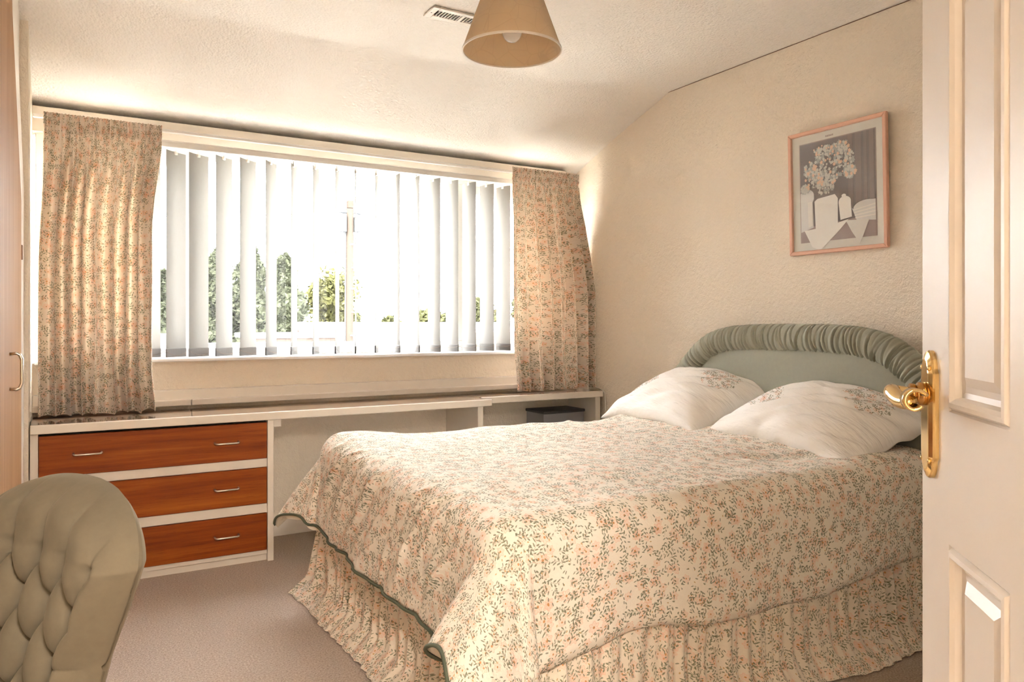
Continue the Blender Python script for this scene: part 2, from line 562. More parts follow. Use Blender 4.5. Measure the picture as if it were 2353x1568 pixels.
struct(box('trim_5', XW - 0.002, XW, 0.08, 3.22, H - 0.0035, H - 0.001, M['hinge']), 'dark shrinkage crack between ceiling and right wall')

# boards above the window
struct(box('trim_1', XP, 2.80, 4.045, YW, 2.068, 2.108, M['gloss'], bev=0.003), 'painted board along the top of the window')
struct(box('trim_2', XP, 2.76, 4.075, YW, 2.0, 2.068, M['gloss']), 'shaded fascia above the blind')
# cable trunking along the back of the desk
bm = bmesh.new()
add_box(bm, XP, 2.80, 4.055, YW, 0.738, 0.795, 0.004)
add_box(bm, XP, 0.545, 4.03, YW, 0.718, 0.748, 0.003)
add_box(bm, 0.548, 2.80, 4.03, YW, 0.718, 0.748, 0.003)
struct(obj('trim_3', bm_mesh(bm), M['gloss']), 'white stepped trunking along the back of the desk')
struct(box('baseboard_back', 0.86, 2.0, 4.08, YW, 0, 0.10, M['gloss'], bev=0.003), 'white skirting board under the desk')
struct(box('baseboard_right', XW - 0.018, XW, 0.08, YW, 0, 0.10, M['gloss'], bev=0.003), 'white skirting board behind the bed')

# ------------------------------------------------------------------ window
W0, W1, Z0, Z1 = -0.11, 2.77, 0.955, 2.03
win = empty('window_1', (1.33, 4.17, Z0))
struct(win, 'wide white three-light window')
ya, yb = 4.13, 4.20
box('frame_side', W0, W0 + 0.05, ya, yb, Z0, Z1, M['white'], win, 0.004)
box('frame_side', W1 - 0.05, W1, ya, yb, Z0, Z1, M['white'], win, 0.004)
box('frame_head', W0 + 0.05, W1 - 0.05, ya, yb, 1.965, Z1, M['white'], win, 0.004)
box('frame_bottom', W0 + 0.05, W1 - 0.05, ya, yb, Z0, 1.022, M['white'], win, 0.004)
for xm in (0.545, 2.085):
    box('mullion', xm - 0.03, xm + 0.03, ya, yb, 1.022, 1.965, M['white'], win, 0.004)
for (a, b) in ((W0 + 0.05, 0.515), (2.115, W1 - 0.05)):
    bm = bmesh.new()
    add_box(bm, a, a + 0.05, ya + 0.005, yb, 1.022, 1.965, 0.004)
    add_box(bm, b - 0.05, b, ya + 0.005, yb, 1.022, 1.965, 0.004)
    add_box(bm, a + 0.05, b - 0.05, ya + 0.005, yb, 1.022, 1.072, 0.004)
    add_box(bm, a + 0.05, b - 0.05, ya + 0.005, yb, 1.915, 1.965, 0.004)
    s_ = obj('sash', bm_mesh(bm), M['white'], win)
    box('pane', a + 0.05, b - 0.05, 4.168, 4.172, 1.072, 1.915, M['pane'], win)
box('pane', 0.575, 2.055, 4.168, 4.172, 1.022, 1.965, M['pane'], win)
# sill board with a slightly wavy front edge
def sill_fn(u, v):
    x = W0 + u * (W1 - W0)
    yf = 4.025 + 0.008 * nz(x * 2.3, 4.0)
    zt = 0.953 + 0.004 * nz(x * 3.1, 9.0)
    prof = [(4.13, 0.957), (yf + 0.004, zt), (yf, zt - 0.004), (yf, zt - 0.014), (yf + 0.004, zt - 0.018), (4.13, zt - 0.018)]
    j = int(round(v * 5))
    return (x, prof[j][0], prof[j][1])
obj('window_sill', grid_mesh('sill', 60, 5, sill_fn), M['white'], win)

# ------------------------------------------------------------------ fitted desk with drawers
ZD = 0.704
desk = empty('fitted_desk_top', (1.0, 3.88, ZD - 0.034), 'long fitted brown varnished desk top with cream edge under the window', 'desk')
box('top_board', XP + 0.004, 2.02, 3.672, 4.03, ZD - 0.034, ZD, M['desk'], desk, 0.002)
box('top_board', 2.022, 2.90, 3.79, 4.03, ZD - 0.034, ZD, M['desk'], desk, 0.002)
box('edge_strip', XP + 0.004, 2.035, 3.655, 3.672, ZD - 0.036, ZD + 0.001, M['gloss'], desk, 0.003)
box('edge_strip', 2.035, 2.89, 3.773, 3.79, ZD - 0.036, ZD + 0.001, M['gloss'], desk, 0.003)
box('support_panel', 1.965, 1.998, 3.69, 4.095, 0, ZD - 0.037, M['gloss'], desk, 0.002)
box('bracket', 0.862, 0.90, 3.69, 3.98, ZD - 0.075, ZD - 0.037, M['gloss'], desk, 0.002)
box('end_panel', 2.85, 2.888, 3.80, 4.095, 0, ZD - 0.037, M['gloss'], desk, 0.002)
box('lower_shelf', 2.0, 2.85, 3.82, 4.095, 0.44, 0.465, M['gloss'], desk, 0.002)

chest = empty('drawer_unit', (0.37, 3.88, 0), 'cream built-in chest of three mahogany drawers below the desk', 'chest of drawers')
bm = bmesh.new()
add_box(bm, XP + 0.004, -0.088, 3.682, 4.09, 0, ZD - 0.037)
add_box(bm, 0.832, 0.860, 3.672, 4.09, 0, ZD - 0.037, 0.002)
add_box(bm, -0.088, 0.832, 4.06, 4.09, 0, ZD - 0.037)
obj('carcass', bm_mesh(bm), M['gloss'], chest)
for (z0, z1) in ((0.444, 0.486), (0.228, 0.274), (0.032, 0.054)):
    box('rail', -0.088, 0.832, 3.684, 3.72, z0 + 0.001, z1 - 0.001, M['gloss'], chest, 0.001)
box('plinth', -0.088, 0.832, 3.700, 3.72, 0, 0.032, M['gloss'], chest)
bar = [(-0.052, 0, 0), (-0.052, -0.014, -0.001), (-0.050, -0.021, -0.002), (-0.044, -0.025, -0.003), (0.044, -0.025, -0.003), (0.050, -0.021, -0.002), (0.052, -0.014, -0.001), (0.052, 0, 0)]
handle_me = tube_mesh('drawer_handle', bar, 0.0045, 8)
handle_me.materials.append(M['chrome'])
handle_me.polygons.foreach_set('use_smooth', [True] * len(handle_me.polygons))
for (z0, z1) in ((0.486, 0.657), (0.274, 0.444), (0.054, 0.228)):
    dr = box('drawer_front', -0.086, 0.829, 3.674, 3.694, z0 + 0.001, z1 - 0.001, M['drawer'], chest, 0.0015)
    for xh in (0.09, 0.648):
        hd = link(bpy.data.objects.new('handle', handle_me))
        hd.location = (xh, 3.674, (z0 + z1) / 2 + 0.004)
        put(hd, dr)
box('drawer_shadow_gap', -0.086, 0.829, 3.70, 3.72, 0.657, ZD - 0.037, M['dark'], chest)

bxs = empty('storage_box', (2.60, 3.94, 0.465), 'dark-edged shallow box lying on the shelf under the right end of the desk', 'box')
box('body', 2.50, 2.80, 3.85, 4.05, 0.465, 0.575, M['greycard'], bxs, 0.003)
box('lid', 2.495, 2.805, 3.845, 4.055, 0.575, 0.592, M['blackcard'], bxs, 0.003)

# loose cable at the right end of the desk
cab = catmull([(2.80, 4.05, 0.742), (2.84, 4.02, 0.745), (2.885, 3.96, 0.74), (2.905, 3.88, 0.722), (2.91, 3.80, 0.70), (2.91, 3.78, 0.64), (2.91, 3.78, 0.3), (2.91, 3.80, 0.03)], 8)
tag(tube('power_cable', cab, 0.0035, M['gloss'], sides=6), 'thin white cable looping off the right end of the desk', 'cable')

# ------------------------------------------------------------------ wardrobe in the left alcove
wd = empty('fitted_wardrobe', (-0.45, 2.9, 0), 'fitted wardrobe with pale pine door beside the left curtain', 'wardrobe')
box('carcass', XL + 0.005, -0.15, 2.16, 3.615, 0.0, 2.40, M['gloss'], wd)
def wfn(a, b, d): return (d, a, b)
obj('door', prism_mesh('door', [(2.17, 0.05), (3.29, 0.05), (3.29, 1.57), (2.72, 2.06), (2.62, 2.30), (2.17, 2.30)], wfn, -0.147, -0.130, 0.002), M['pine'], wd)
obj('trim_strip', prism_mesh('trim_strip', [(3.295, 0.0), (3.61, 0.0), (3.61, 1.66), (3.0, 2.18), (2.93, 2.39), (2.63, 2.39), (2.73, 2.065), (3.295, 1.575)], wfn, -0.149, -0.134, 0.003), M['gloss'], wd)
hp = [(-0.130, 2.57, 1.035), (-0.113, 2.57, 1.037), (-0.105, 2.57, 1.032), (-0.1005, 2.57, 1.02), (-0.1005, 2.57, 0.951), (-0.105, 2.57, 0.939), (-0.113, 2.57, 0.934), (-0.130, 2.57, 0.936)]
tube('door_handle', hp, 0.0045, M['chrome'], wd, 8)
box('hinge', -0.134, -0.126, 3.285, 3.305, 1.355, 1.408, M['hinge'], wd, 0.001)

# ================================================================== BED
BX0, BX1, BY0, BY1 = 0.93, 2.82, 1.60, 3.05
bed = empty('double_bed', (1.85, 2.3, 0), 'double bed with grey-green padded headboard against the right wall', 'bed')
box('divan_base', BX0 + 0.02, BX1, BY0 + 0.02, BY1 - 0.02, 0.03, 0.34, M['lining'], bed, 0.02, 2)
box('mattress', BX0, BX1, BY0, BY1, 0.34, 0.585, M['lining'], bed, 0.05, 4)
# headboard: padded panel inside a ruched roll
half = [(0.0, 1.058), (0.12, 1.058), (0.24, 1.055), (0.36, 1.045), (0.47, 1.015), (0.56, 0.955), (0.635, 0.885), (0.705, 0.815), (0.735, 0.76), (0.74, 0.62), (0.74, 0.45)]
YC = 2.29
hb = empty('headboard', (2.85, YC, 0.45))
put(hb, bed)
pathp = catmull([(2.80, YC + a, z) for a, z in reversed(half)] + [(2.80, YC - a, z) for a, z in half[1:]], 10)
# even spacing
L = [0.0]
for p, q in zip(pathp, pathp[1:]): L.append(L[-1] + (q - p).length)
def path_at(s):
    s = min(max(s, 0), L[-1] - 1e-6)
    lo = 0
    for i in range(len(L) - 1):
        if L[i + 1] >= s: lo = i; break
    t = (s - L[lo]) / max(1e-9, L[lo + 1] - L[lo])
    return pathp[lo].lerp(pathp[lo + 1], t), (pathp[min(lo + 1, len(pathp) - 1)] - pathp[lo]).normalized()
NS, NA = 1500, 22
rv = []
rnd = random.Random(3)
cre = []
s_ = 0.0
while s_ < L[-1]:
    cre.append((s_, rnd.uniform(0.3, 1.0), rnd.uniform(-0.03, 0.03), rnd.uniform(0.25, 1.0)))
    s_ += rnd.uniform(0.009, 0.034)
import bisect
crs = [c[0] for c in cre]
def pleat(s, a):
    """a: 0 at the outer rim .. 1 at the inner seam"""
    i = bisect.bisect(crs, s)
    h = 0.0
    for kx in range(max(0, i - 3), min(len(cre), i + 3)):
        c, dep, slant, reach = cre[kx]
        d = abs(s - (c + slant * (a - 0.5)))
        amp = dep * (1.0 if a > 1 - reach else 0.35)
        h -= 0.017 * amp * math.exp(-(d / 0.0042) ** 2)
        h += 0.003 * amp * math.exp(-((d - 0.008) / 0.005) ** 2)
    return h
# orientation of the outward normal: left side path climbs, so flip when needed
def roll_fn2(u, v):
    s = u * L[-1]
    p, t = path_at(s)
    nrm = Vector((0, t.z, -t.y))
    c = p - Vector((2.80, YC, 0.60))
    if nrm.dot(c) < 0: nrm = -nrm
    ang = v * 2 * PI
    a = 0.5 - 0.5 * math.cos(ang)
    r = 0.062
    out, fwd = math.cos(ang), math.sin(ang)
    rr = r + (pleat(s, a) if fwd > -0.3 else 0)
    return p + nrm * (rr * out) + Vector((-1, 0, 0)) * (rr * fwd * 0.95)
obj('ruched_roll', grid_mesh('ruched_roll', NS, NA, roll_fn2), M['headvel'], hb, smooth=True)
inner = catmull([(0, YC + a * 0.985, z - 0.01) for a, z in reversed(half)] + [(0, YC - a * 0.985, z - 0.01) for a, z in half[1:]], 5)
bm = bmesh.new()
ctr = Vector((0, YC, 0.72))
rings = []
for (f_, x_) in ((1.0, 2.815), (0.96, 2.79), (0.9, 2.778), (0.75, 2.77), (0.4, 2.765), (0.1, 2.764)):
    rings.append([bm.verts.new((x_, ctr.y + (p.y - ctr.y) * f_, ctr.z + (p.z - ctr.z) * f_)) for p in inner])
for r0, r1 in zip(rings, rings[1:]):
    for i in range(len(inner) - 1):
        bm.faces.new((r0[i], r0[i + 1], r1[i + 1], r1[i]))
bm.faces.new(rings[-1])
back = [bm.verts.new((2.87, p.y, p.z)) for p in inner]
for i in range(len(inner) - 1):
    bm.faces.new((back[i], back[i + 1], rings[0][i + 1], rings[0][i]))
bm.faces.new(back)
bmesh.ops.recalc_face_normals(bm, faces=bm.faces)
obj('padded_panel', bm_mesh(bm), M['headvel'], hb, smooth=True)

# ------------------------------------------------------------------ valance round the divan
def skirt_path(s):
    """s along the foot from the far corner, round the near corner, along the near side -> (point, outward normal)"""
    xf, yn, yf, rc = 0.935, 1.615, 3.06, 0.06
    l1 = (yf - yn - rc)
    l2 = rc * PI / 2
    if s < l1: return Vector((xf, yf - s, 0)), Vector((-1, 0, 0))
    s -= l1
    if s < l2:
        a = s / rc
        c = Vector((xf + rc, yn + rc, 0))
        n = Vector((-math.cos(a), -math.sin(a), 0))
        return c + n * rc, n
    s -= l2
    return Vector((xf + rc + s, yn, 0)), Vector((0, -1, 0))
SL = (3.06 - 1.615 - 0.06) + 0.06 * PI / 2 + 1.86
def skirt_fn(u, v):
    s = u * SL
    p, n = skirt_path(s)
    t = v                                   # 0 top .. 1 floor
    foot = 1 - smooth01(1.30, 1.55, s)
    ph = 2 * PI * (s / 0.075 + 0.9 * nz(s * 5.0, 1.3) + 0.25 * nz(s * 3.0, t * 2.5, 4.0))
    amp = (0.006 + 0.012 * t) * (0.75 + 0.5 * nz(s * 4.0, 7.7)) * (1 - 0.75 * smooth01(0.7, 1.0, t))
    w = math.sin(ph) + 0.4 * math.sin(2.3 * ph + 1.0)
    out = 0.012 + amp * w + 0.03 * t + 0.03 * nz(s * 2.2, 3.0) * t
    z = 0.40 * (1 - t) ** 1.0
    # the cloth is long: it turns outwards on the carpet
    k2 = smooth01(0.74, 1.0, t)
    out += k2 * (0.055 + 0.025 * nz(s * 3.1, 8.0)) * (1.0 + 0.25 * foot)
    z = 0.40 * (1 - smooth01(0.0, 1.0, t) * 0.35 - 0.65 * t) 
    z = max(z, 0.004) + 0.010 * (1 + math.sin(ph * 0.5)) * k2 * (0.5 - 0.4 * k2)
    if s < 0.16:                            # loose corner at the far foot end
        q = 1 - s / 0.16
        p = p + Vector((0, 0.12 * q * t, 0)); out += 0.02 * q * t
    q = p + n * out
    return (q.x, q.y, z)
sk = obj('bed_valance', grid_mesh('valance', 900, 26, skirt_fn, lambda u, v: (u * SL * 1.35, 0.5 - v * 0.46)), M['skirt'], smooth=True)
tag(sk, 'gathered floral valance hanging below the duvet to the carpet', 'bed skirt')

# ------------------------------------------------------------------ duvet
DX1, DXB = 2.72, 0.985        # head edge, foot bend
DYN, DYF = 1.68, 2.99         # near bend, far bend
OF, ON, OFA = 0.415, 0.43, 0.40   # overhangs: foot, near, far
RB = 0.10
NP, NQ = 280, 280
LP = (DX1 - DXB) + OF
LQ = ON + (DYF - DYN) + OFA
def drape(d, flare):
    arc = RB * PI / 2
    if d < arc:
        a = d / RB
        return RB * math.sin(a), RB * (1 - math.cos(a))
    e = d - arc
    return RB + e * flare, RB + e * math.sqrt(max(0.05, 1 - flare * flare))
def top_z(x, y):
    z = 0.652
    z += 0.012 * nz(x * 2.1, y * 2.3, 1.0) + 0.007 * nz(x * 5.0, y * 4.0, 2.0)
    z += 0.03 * math.exp(-(((x - 1.02) / 0.18) ** 2 + ((y - 2.95) / 0.25) ** 2))      # puffed far foot corner
    z += 0.022 * smooth01(2.25, 2.5, x)
    z -= 0.012 * smooth01(2.0, 1.7, y)
    # creases that run across the bed near the pillows
    cr = math.sin((x * 0.35 + y * 1.0) * 38 + 2.5 * nz(x * 3, y * 3, 5.0))
    z += 0.0065 * cr * smooth01(1.5, 2.2, x) * (0.5 + nz(x * 4, y * 4, 8.0))
    cr2 = (1 - abs(math.sin((x * 1.0 - y * 0.55) * 17 + 3.0 * nz(x * 2.5, y * 2.5, 15.0)))) ** 3
    z += 0.009 * cr2 * max(0.0, nz(x * 3.1, y * 3.1, 21.0) + 0.15)
    return z
def duvet_fn(u, v):
    p = u * LP
    q = v * LQ
    x0 = DX1 - p
    y0 = DYN - ON + q
    dx = max(0.0, DXB - x0)
    dyn = max(0.0, DYN - y0)
    dyf = max(0.0, y0 - DYF)
    xc, yc = max(x0, DXB), min(max(y0, DYN), DYF)
    zt = top_z(xc, yc)
    dy = dyn if dyn > 0 else dyf
    sy = -1.0 if dyn > 0 else 1.0
    wob = 0.0
    if dx == 0 and dy == 0:
        return (x0, y0, zt)
    if dx > 0 and dy > 0:
        rho = math.hypot(dx, dy)
        phi = math.atan2(dy, dx)
        pw = (PI / 2) * (phi / (PI / 2)) ** (0.62 if sy < 0 else 1.0)
        s2 = math.sin(2 * pw)
        fl = 0.08 + (0.70 if sy < 0 else 0.50) * max(0.0, s2) ** 0.8
        rho2 = rho - 0.06 * s2 * smooth01(0.15, 0.5, rho)
        o, dr = drape(rho2, fl)
        o += 0.018 * math.sin(phi * 9 + (0.6 if sy < 0 else 2.0)) * smooth01(0.1, 0.4, rho)
        return (xc - o * math.cos(phi), yc + sy * o * math.sin(phi), max(0.03, zt - dr))
    if dx > 0:                                  # foot
        tfold = smooth01(0.02, 0.22, dx)
        cq = y0 - 0.85 * dx                     # folds lean towards the far corner
        rg = (1 - abs(math.sin(cq * 19 + 2.2 * nz(cq * 3.0, dx * 3, 4.0)))) ** 4 * (0.5 + nz(cq * 5.0, dx * 6.0, 12.0))
        rg += 0.6 * (1 - abs(math.sin(cq * 37 + 2.0 * nz(cq * 4.0, dx * 3, 7.0)))) ** 4 * (0.4 + nz(cq * 7.0, dx * 6.0, 17.0))
        w = math.sin(cq * 52 + 3.0 * nz(cq * 2.2, 4.0)) * 0.5 + math.sin(cq * 21 + 1.0)
        edge = smooth01(0, 0.25, y0 - DYN) * smooth01(0, 0.2, DYF - y0)
        o, dr = drape(dx, 0.10)
        o += (0.034 * rg * smooth01(0.0, 0.12, dx) * (1 - 0.8 * smooth01(0.26, 0.40, dx))) * edge + tfold * (0.007 * w * (0.35 + 0.65 * edge)) + 0.012 * tfold * nz(y0 * 3.0, 2.0)
        return (xc - o, y0, zt - dr + 0.02 * nz(y0 * 4.0, 6.0) * smooth01(0.2, 0.42, dx))
    if dyn > 0:                                 # near side: broad soft waves
        t2 = smooth01(0.1, 0.42, dyn)
        o, dr = drape(dyn, 0.07)
        o += t2 * (0.020 * nz(x0 * 3.2, 1.0) + 0.010 * nz(x0 * 7.0, 3.0) + 0.012 * math.sin(x0 * 9))
        lift = 0.03 * nz(x0 * 2.6, 11.0) * t2 + 0.018 * math.sin(x0 * 5.2 + 1.0) * t2
        # turned-under hem
        if dyn > ON - 0.03: o -= 0.5 * (dyn - ON + 0.03)
        return (x0, yc - o, zt - dr + lift)
    t2 = smooth01(0.1, 0.4, dyf)
    o, dr = drape(dyf, 0.25)
    o += t2 * 0.02 * math.sin(x0 * 22)
    return (x0, yc + o, zt - dr)
dv = empty('floral_duvet', (1.6, 2.3, 0.6), 'cream floral duvet with dark green piping spread over the bed', 'duvet')
dme = grid_mesh('duvet', NP, NQ, duvet_fn, lambda u, v: (u * LP, v * LQ))
dme.flip_normals()
cov = obj('duvet_cover', dme, [M['duvet'], M['lining']], dv, smooth=True)
md = cov.modifiers.new('thick', 'SOLIDIFY'); md.thickness = 0.022; md.offset = -1 if True else 1; md.material_offset = 1; md.material_offset_rim = 1; md.use_rim = True
cov['label'] = 'cream cotton cover printed with leaf sprigs'
hem = [Vector(duvet_fn(1.0, i / 160)) for i in range(0, 161)]
hem = [Vector(duvet_fn(i / 120, 0.0)) for i in range(108, 120)] + hem + [Vector(duvet_fn(1 - i / 100, 1.0)) for i in range(1, 101)]
pi_ = tube('piping', [h + Vector((-0.003, 0, -0.004)) for h in hem], 0.0050, M['piping'], dv, 6)
# cream under-layer that peeps out below the piping along the foot
def under_fn(u, v):
    vq = 0.20 + 0.79 * u
    a = Vector(duvet_fn(1.0, vq))
    b = Vector(duvet_fn(0.985, vq))
    dn = (a - b).normalized()
    dep = 0.022 + 0.018 * nz(u * 11, 3.0) + 0.02 * max(0, nz(u * 23, 9.0))
    q = a + Vector((0.014, 0, 0)) - Vector((0, 0, 1)) * (dep * v) + Vector((-1, 0, 0)) * (0.008 * math.sin(u * 60 + 4 * v)) * v
    return (q.x, q.y, q.z + 0.004 * (1 - v))
un = obj('lining_edge', grid_mesh('lining_edge', 160, 5, under_fn, lambda u, v: (u * 1.4, v * 0.05)), M['lining'], dv, smooth=True)

# ------------------------------------------------------------------ pillows
def pillow_mesh(seed, La=0.385, Lb=0.25, T=0.105):
    def surf(sign):
        def fn(u, v):
            a, b = 2 * u - 1, 2 * v - 1
            x = a * La * (1 - 0.07 * (1 - b * b))
            y = b * Lb * (1 - 0.10 * (1 - a * a))
            e = max(0.0, (1 - a * a) * (1 - b * b))
            hgt = T * e ** 0.42
            wr = 0.014 * math.sin((a * 2.2 - b * 2.8 + seed) * 6 + 3 * nz(a * 2, b * 2, seed)) * e ** 0.6 * (0.4 + abs(nz(a * 3, b * 3, seed + 3)))
            wr += 0.012 * nz(a * 2.5, b * 2.5, seed + 9) * e ** 0.5
            z = sign * hgt * (1.0 if sign > 0 else 0.55) + wr
            # soft edge waver
            z += 0.012 * nz(a * 3.0, b * 3.0, seed + 20) * (1 - e)
            z -= 0.085 * abs(a) ** 2.6 * (0.35 + 0.65 * (b + 1) / 2)
            return (x, y, z)
        return fn
    nA, nB = 72, 52
    me = grid_mesh('pillow', nA, nB, surf(1), lambda u, v: (u * 0.77, v * 0.5))
    me2 = grid_mesh('pillow_under', nA, nB, surf(-1), lambda u, v: (u * 0.77 + 3, v * 0.5 + 3))
    bm = bmesh.new()
    bm.from_mesh(me)
    b2 = bmesh.new(); b2.from_mesh(me2)
    bmesh.ops.reverse_faces(b2, faces=b2.faces)
    tmp = bpy.data.meshes.new('t'); b2.to_mesh(tmp); b2.free()
    bm.from_mesh(tmp)
    bmesh.ops.remove_doubles(bm, verts=bm.verts, dist=0.0006)
    return bm_mesh(bm, 'pillow')
for (seed, loc, rot, label) in (
        (1.0, (2.600, 2.785, 0.765), (R(24), R(-1), R(-90 - 6)), 'white pillow with floral sprays farther from the door, by the window'),
        (5.0, (2.585, 2.02, 0.745), (R(22), R(2), R(-90 - 5)), 'white pillow with floral sprays nearer to the brass door handle')):
    pl = obj('pillow', pillow_mesh(seed), M['pillow'], smooth=True)
    pl.location = loc
    pl.rotation_euler = rot
    tag(pl, label, 'pillow', 'pillows on the bed')

# ================================================================== CURTAINS
def curtain(name, label, lx, rx, y0, z0, z1, folds, seed, lead_right):
    """lx(v), rx(v): side edges from top (v=0) to hem (v=1)"""
    t = empty(name, ((lx(1) + rx(1)) / 2, y0, z0), label, 'curtain', 'pair of floral curtains')
    HT = 0.085                                       # heading height
    wide = (rx(0.5) - lx(0.5)) * 2.0
    def phase(u, v):
        return 2 * PI * folds * (u + 0.035 * nz(u * 3.5, seed) + 0.022 * nz(u * 6, v * 2.0, seed + 3))
    def shape(u, v, zz):
        x = lx(v) + (rx(v) - lx(v)) * u
        ph = phase(u, v)
        big = (1.15 * math.sin(ph) - 0.25 * abs(math.sin(ph)) * 2) + 0.35 * math.sin(2 * ph + 1.2 + 2 * nz(u * 4, v, seed)) 
        a_big = 0.048 * smooth01(0.03, 0.25, v) * (0.8 + 0.6 * nz(u * 5, v * 1.5, seed + 7))
        gat = math.sin(2 * PI * folds * 4.3 * (u + 0.02 * nz(u * 14, seed)) + 2 * nz(u * 11, v * 9, seed))
        a_g = 0.006 * (1 - smooth01(0.03, 0.16, v)) + 0.0012
        y = y0 + 0.012 - a_big * big - a_g * gat - 0.02 * smooth01(0.3, 1.0, v)
        x += 0.010 * math.cos(ph) * smooth01(0.05, 0.3, v)
        hemw = 0.012 * nz(u * 9, seed + 5) * smooth01(0.9, 1.0, v)
        return (x, y, zz + max(hemw, -0.006))
    vh = HT / (z1 - z0)
    def fn(u, v):
        vv = vh + v * (1 - vh)
        return shape(u, vv, z1 - (z1 - z0) * vv)
    d = obj('drape', grid_mesh('drape', 330, 60, fn, lambda u, v: (u * wide + seed, (z1 - z0) * (1 - (vh + v * (1 - vh))))), M['curtain'], t, smooth=True)
    def hfn(u, v):
        p = shape(u, vh * v, z1 - HT * v)
        pin = 0.012 * math.exp(-((v - 0.85) / 0.12) ** 2)       # drawn in along the tape
        crest = 0.004 * nz(u * 60, seed) if v < 0.05 else 0
        return (p[0], p[1] + pin, p[2] + crest)
    obj('heading', grid_mesh('heading', 330, 10, hfn, lambda u, v: (u * wide + seed, (z1 - z0) - HT * v)), M['curtain'], t, smooth=True)
    return t
curtain('floral_curtain', 'floral curtain at the left end of the window above the drawers',
        lambda v: -0.075 - 0.028 * smooth01(0.05, 0.5, v), lambda v: 0.402 - 0.035 * smooth01(0.02, 0.4, v) + 0.012 * smooth01(0.85, 1, v), 3.895, 0.716, 2.052, 8.5, 2.0, True)
curtain('floral_curtain', 'narrower floral curtain at the right end of the window',
        lambda v: 2.312 - 0.01 * smooth01(0, 0.3, v) + 0.018 * smooth01(0.8, 1, v), lambda v: 2.80 + 0.10 * smooth01(0.06, 0.6, v), 3.895, 0.716, 2.062, 7.0, 11.0, False)
tag(box('curtain_track', XP + 0.005, 2.80, 3.95, 3.975, 2.035, 2.05, M['white'], bev=0.003), 'white curtain track above the blind', 'curtain rail')

# ================================================================== VERTICAL BLIND
slats = [(0.359, 50), (0.473, 49.9), (0.576, 52.7), (0.694, 47.3), (0.809, 48.9), (0.924, 37.9), (1.041, 28.5), (1.156, 30.4), (1.272, 27.0), (1.377, 21.3),
         (1.495, 27.1), (1.614, 6.9), (1.734, 9.0), (1.843, -9.4), (1.958, -8.3), (2.070, -12.0), (2.190, -12.4), (2.304, -11.9)]
YB = 4.0
blind = empty('vertical_blind', (1.38, YB, 0.955), 'white vertical fabric blind with open slats across the window', 'blind')
bm = bmesh.new()
add_box(bm, 0.28, 2.39, YB - 0.02, YB + 0.02, 1.972, 2.004, 0.003)
add_box(bm, 0.28, 2.39, YB - 0.024, YB - 0.02, 1.997, 2.002)
obj('headrail', bm_mesh(bm), M['white'], blind)
SW = 0.0635
def slat_fn(u, v):
    a = 2 * u - 1
    return (a * SW, 0.006 * (1 - a * a), -v * 0.995)
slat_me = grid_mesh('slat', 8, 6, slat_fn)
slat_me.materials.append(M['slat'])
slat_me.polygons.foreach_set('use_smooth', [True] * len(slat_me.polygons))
bm = bmesh.new(); add_box(bm, -SW, SW, -0.002, 0.008, -0.0, 0.085); pocket_me = bm_mesh(bm, 'pocket'); pocket_me.materials.append(M['slat'])
def pocket_fn(u, v):
    a = 2 * u - 1
    prof = [(0.0026, 0.0), (0.0028, 0.040), (0.0, 0.0425), (-0.0028, 0.040), (-0.0026, 0.0)]
    j = int(round(v * 4))
    return (a * SW * 0.998, 0.006 * (1 - a * a) + prof[j][0], prof[j][1])
pocket_me = grid_mesh('pocket', 8, 4, pocket_fn); pocket_me.materials.append(M['slatpocket'])
bm = bmesh.new()
add_box(bm, -0.010, 0.010, -0.003, 0.009, -0.012, 0.004, 0.002)
add_box(bm, -0.003, 0.003, 0.0, 0.006, 0.003, 0.022)
clip_me = bm_mesh(bm, 'clip'); clip_me.materials.append(M['clip'])
ends = []
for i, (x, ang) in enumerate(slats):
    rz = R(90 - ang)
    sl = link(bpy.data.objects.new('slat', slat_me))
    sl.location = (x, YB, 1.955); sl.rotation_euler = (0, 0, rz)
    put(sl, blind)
    for nm, me_, dz in (('weight_pocket', pocket_me, -0.995), ('hook', clip_me, -0.002)):
        c = link(bpy.data.objects.new(nm, me_))
        c.parent = sl
        c.location = (0, 0, dz)
    dvec = Vector((math.sin(R(ang)), math.cos(R(ang)), 0))
    c0 = Vector((x, YB, 0))
    ends.append((c0 - dvec * (SW + 0.003), c0 + dvec * (SW + 0.003)))
# bead chains between the weights
octo = [Vector(v) for v in ((1, 0, 0), (-1, 0, 0), (0, 1, 0), (0, -1, 0), (0, 0, 1), (0, 0, -1))]
octf = [(0, 2, 4), (2, 1, 4), (1, 3, 4), (3, 0, 4), (2, 0, 5), (1, 2, 5), (3, 1, 5), (0, 3, 5)]
def chain(p, q, sag, r=0.0019, step=0.0075):
    n = max(6, int(((q - p).length + sag) / step))
    vs, fs = [], []
    for i in range(n + 1):
        t = i / n
        c = p.lerp(q, t) - Vector((0, 0, sag * 4 * t * (1 - t)))
        b = len(vs)
        vs += [c + o * r for o in octo]
        fs += [tuple(b + k_ for k_ in f) for f in octf]
    me = bpy.data.meshes.new('chain'); me.from_pydata(vs, [], fs); me.update()
    return me
rc = random.Random(5)
for i in range(len(ends) - 1):
    sg = (0.020, 0.024, 0.024, 0.022, 0.020, 0.020, 0.022, 0.026, 0.03, 0.030, 0.012, 0.010, 0.010, 0.010, 0.012, 0.010, 0.010, 0.01)[i]
    for side in (0, 1):
        a, b = ends[i][side].copy(), ends[i + 1][side].copy()
        a.z = b.z = 0.993
        obj('chain', chain(a, b, sg), M['bead'], blind)
a, b = ends[10][0].copy(), ends[13][1].copy()
a.z, b.z = 0.985, 0.985; a.y = b.y = 4.005
obj('loose_chain', chain(Vector((1.53, 4.0, 0.985)), Vector((1.88, 4.0, 0.985)), 0.085), M['clip'], blind)

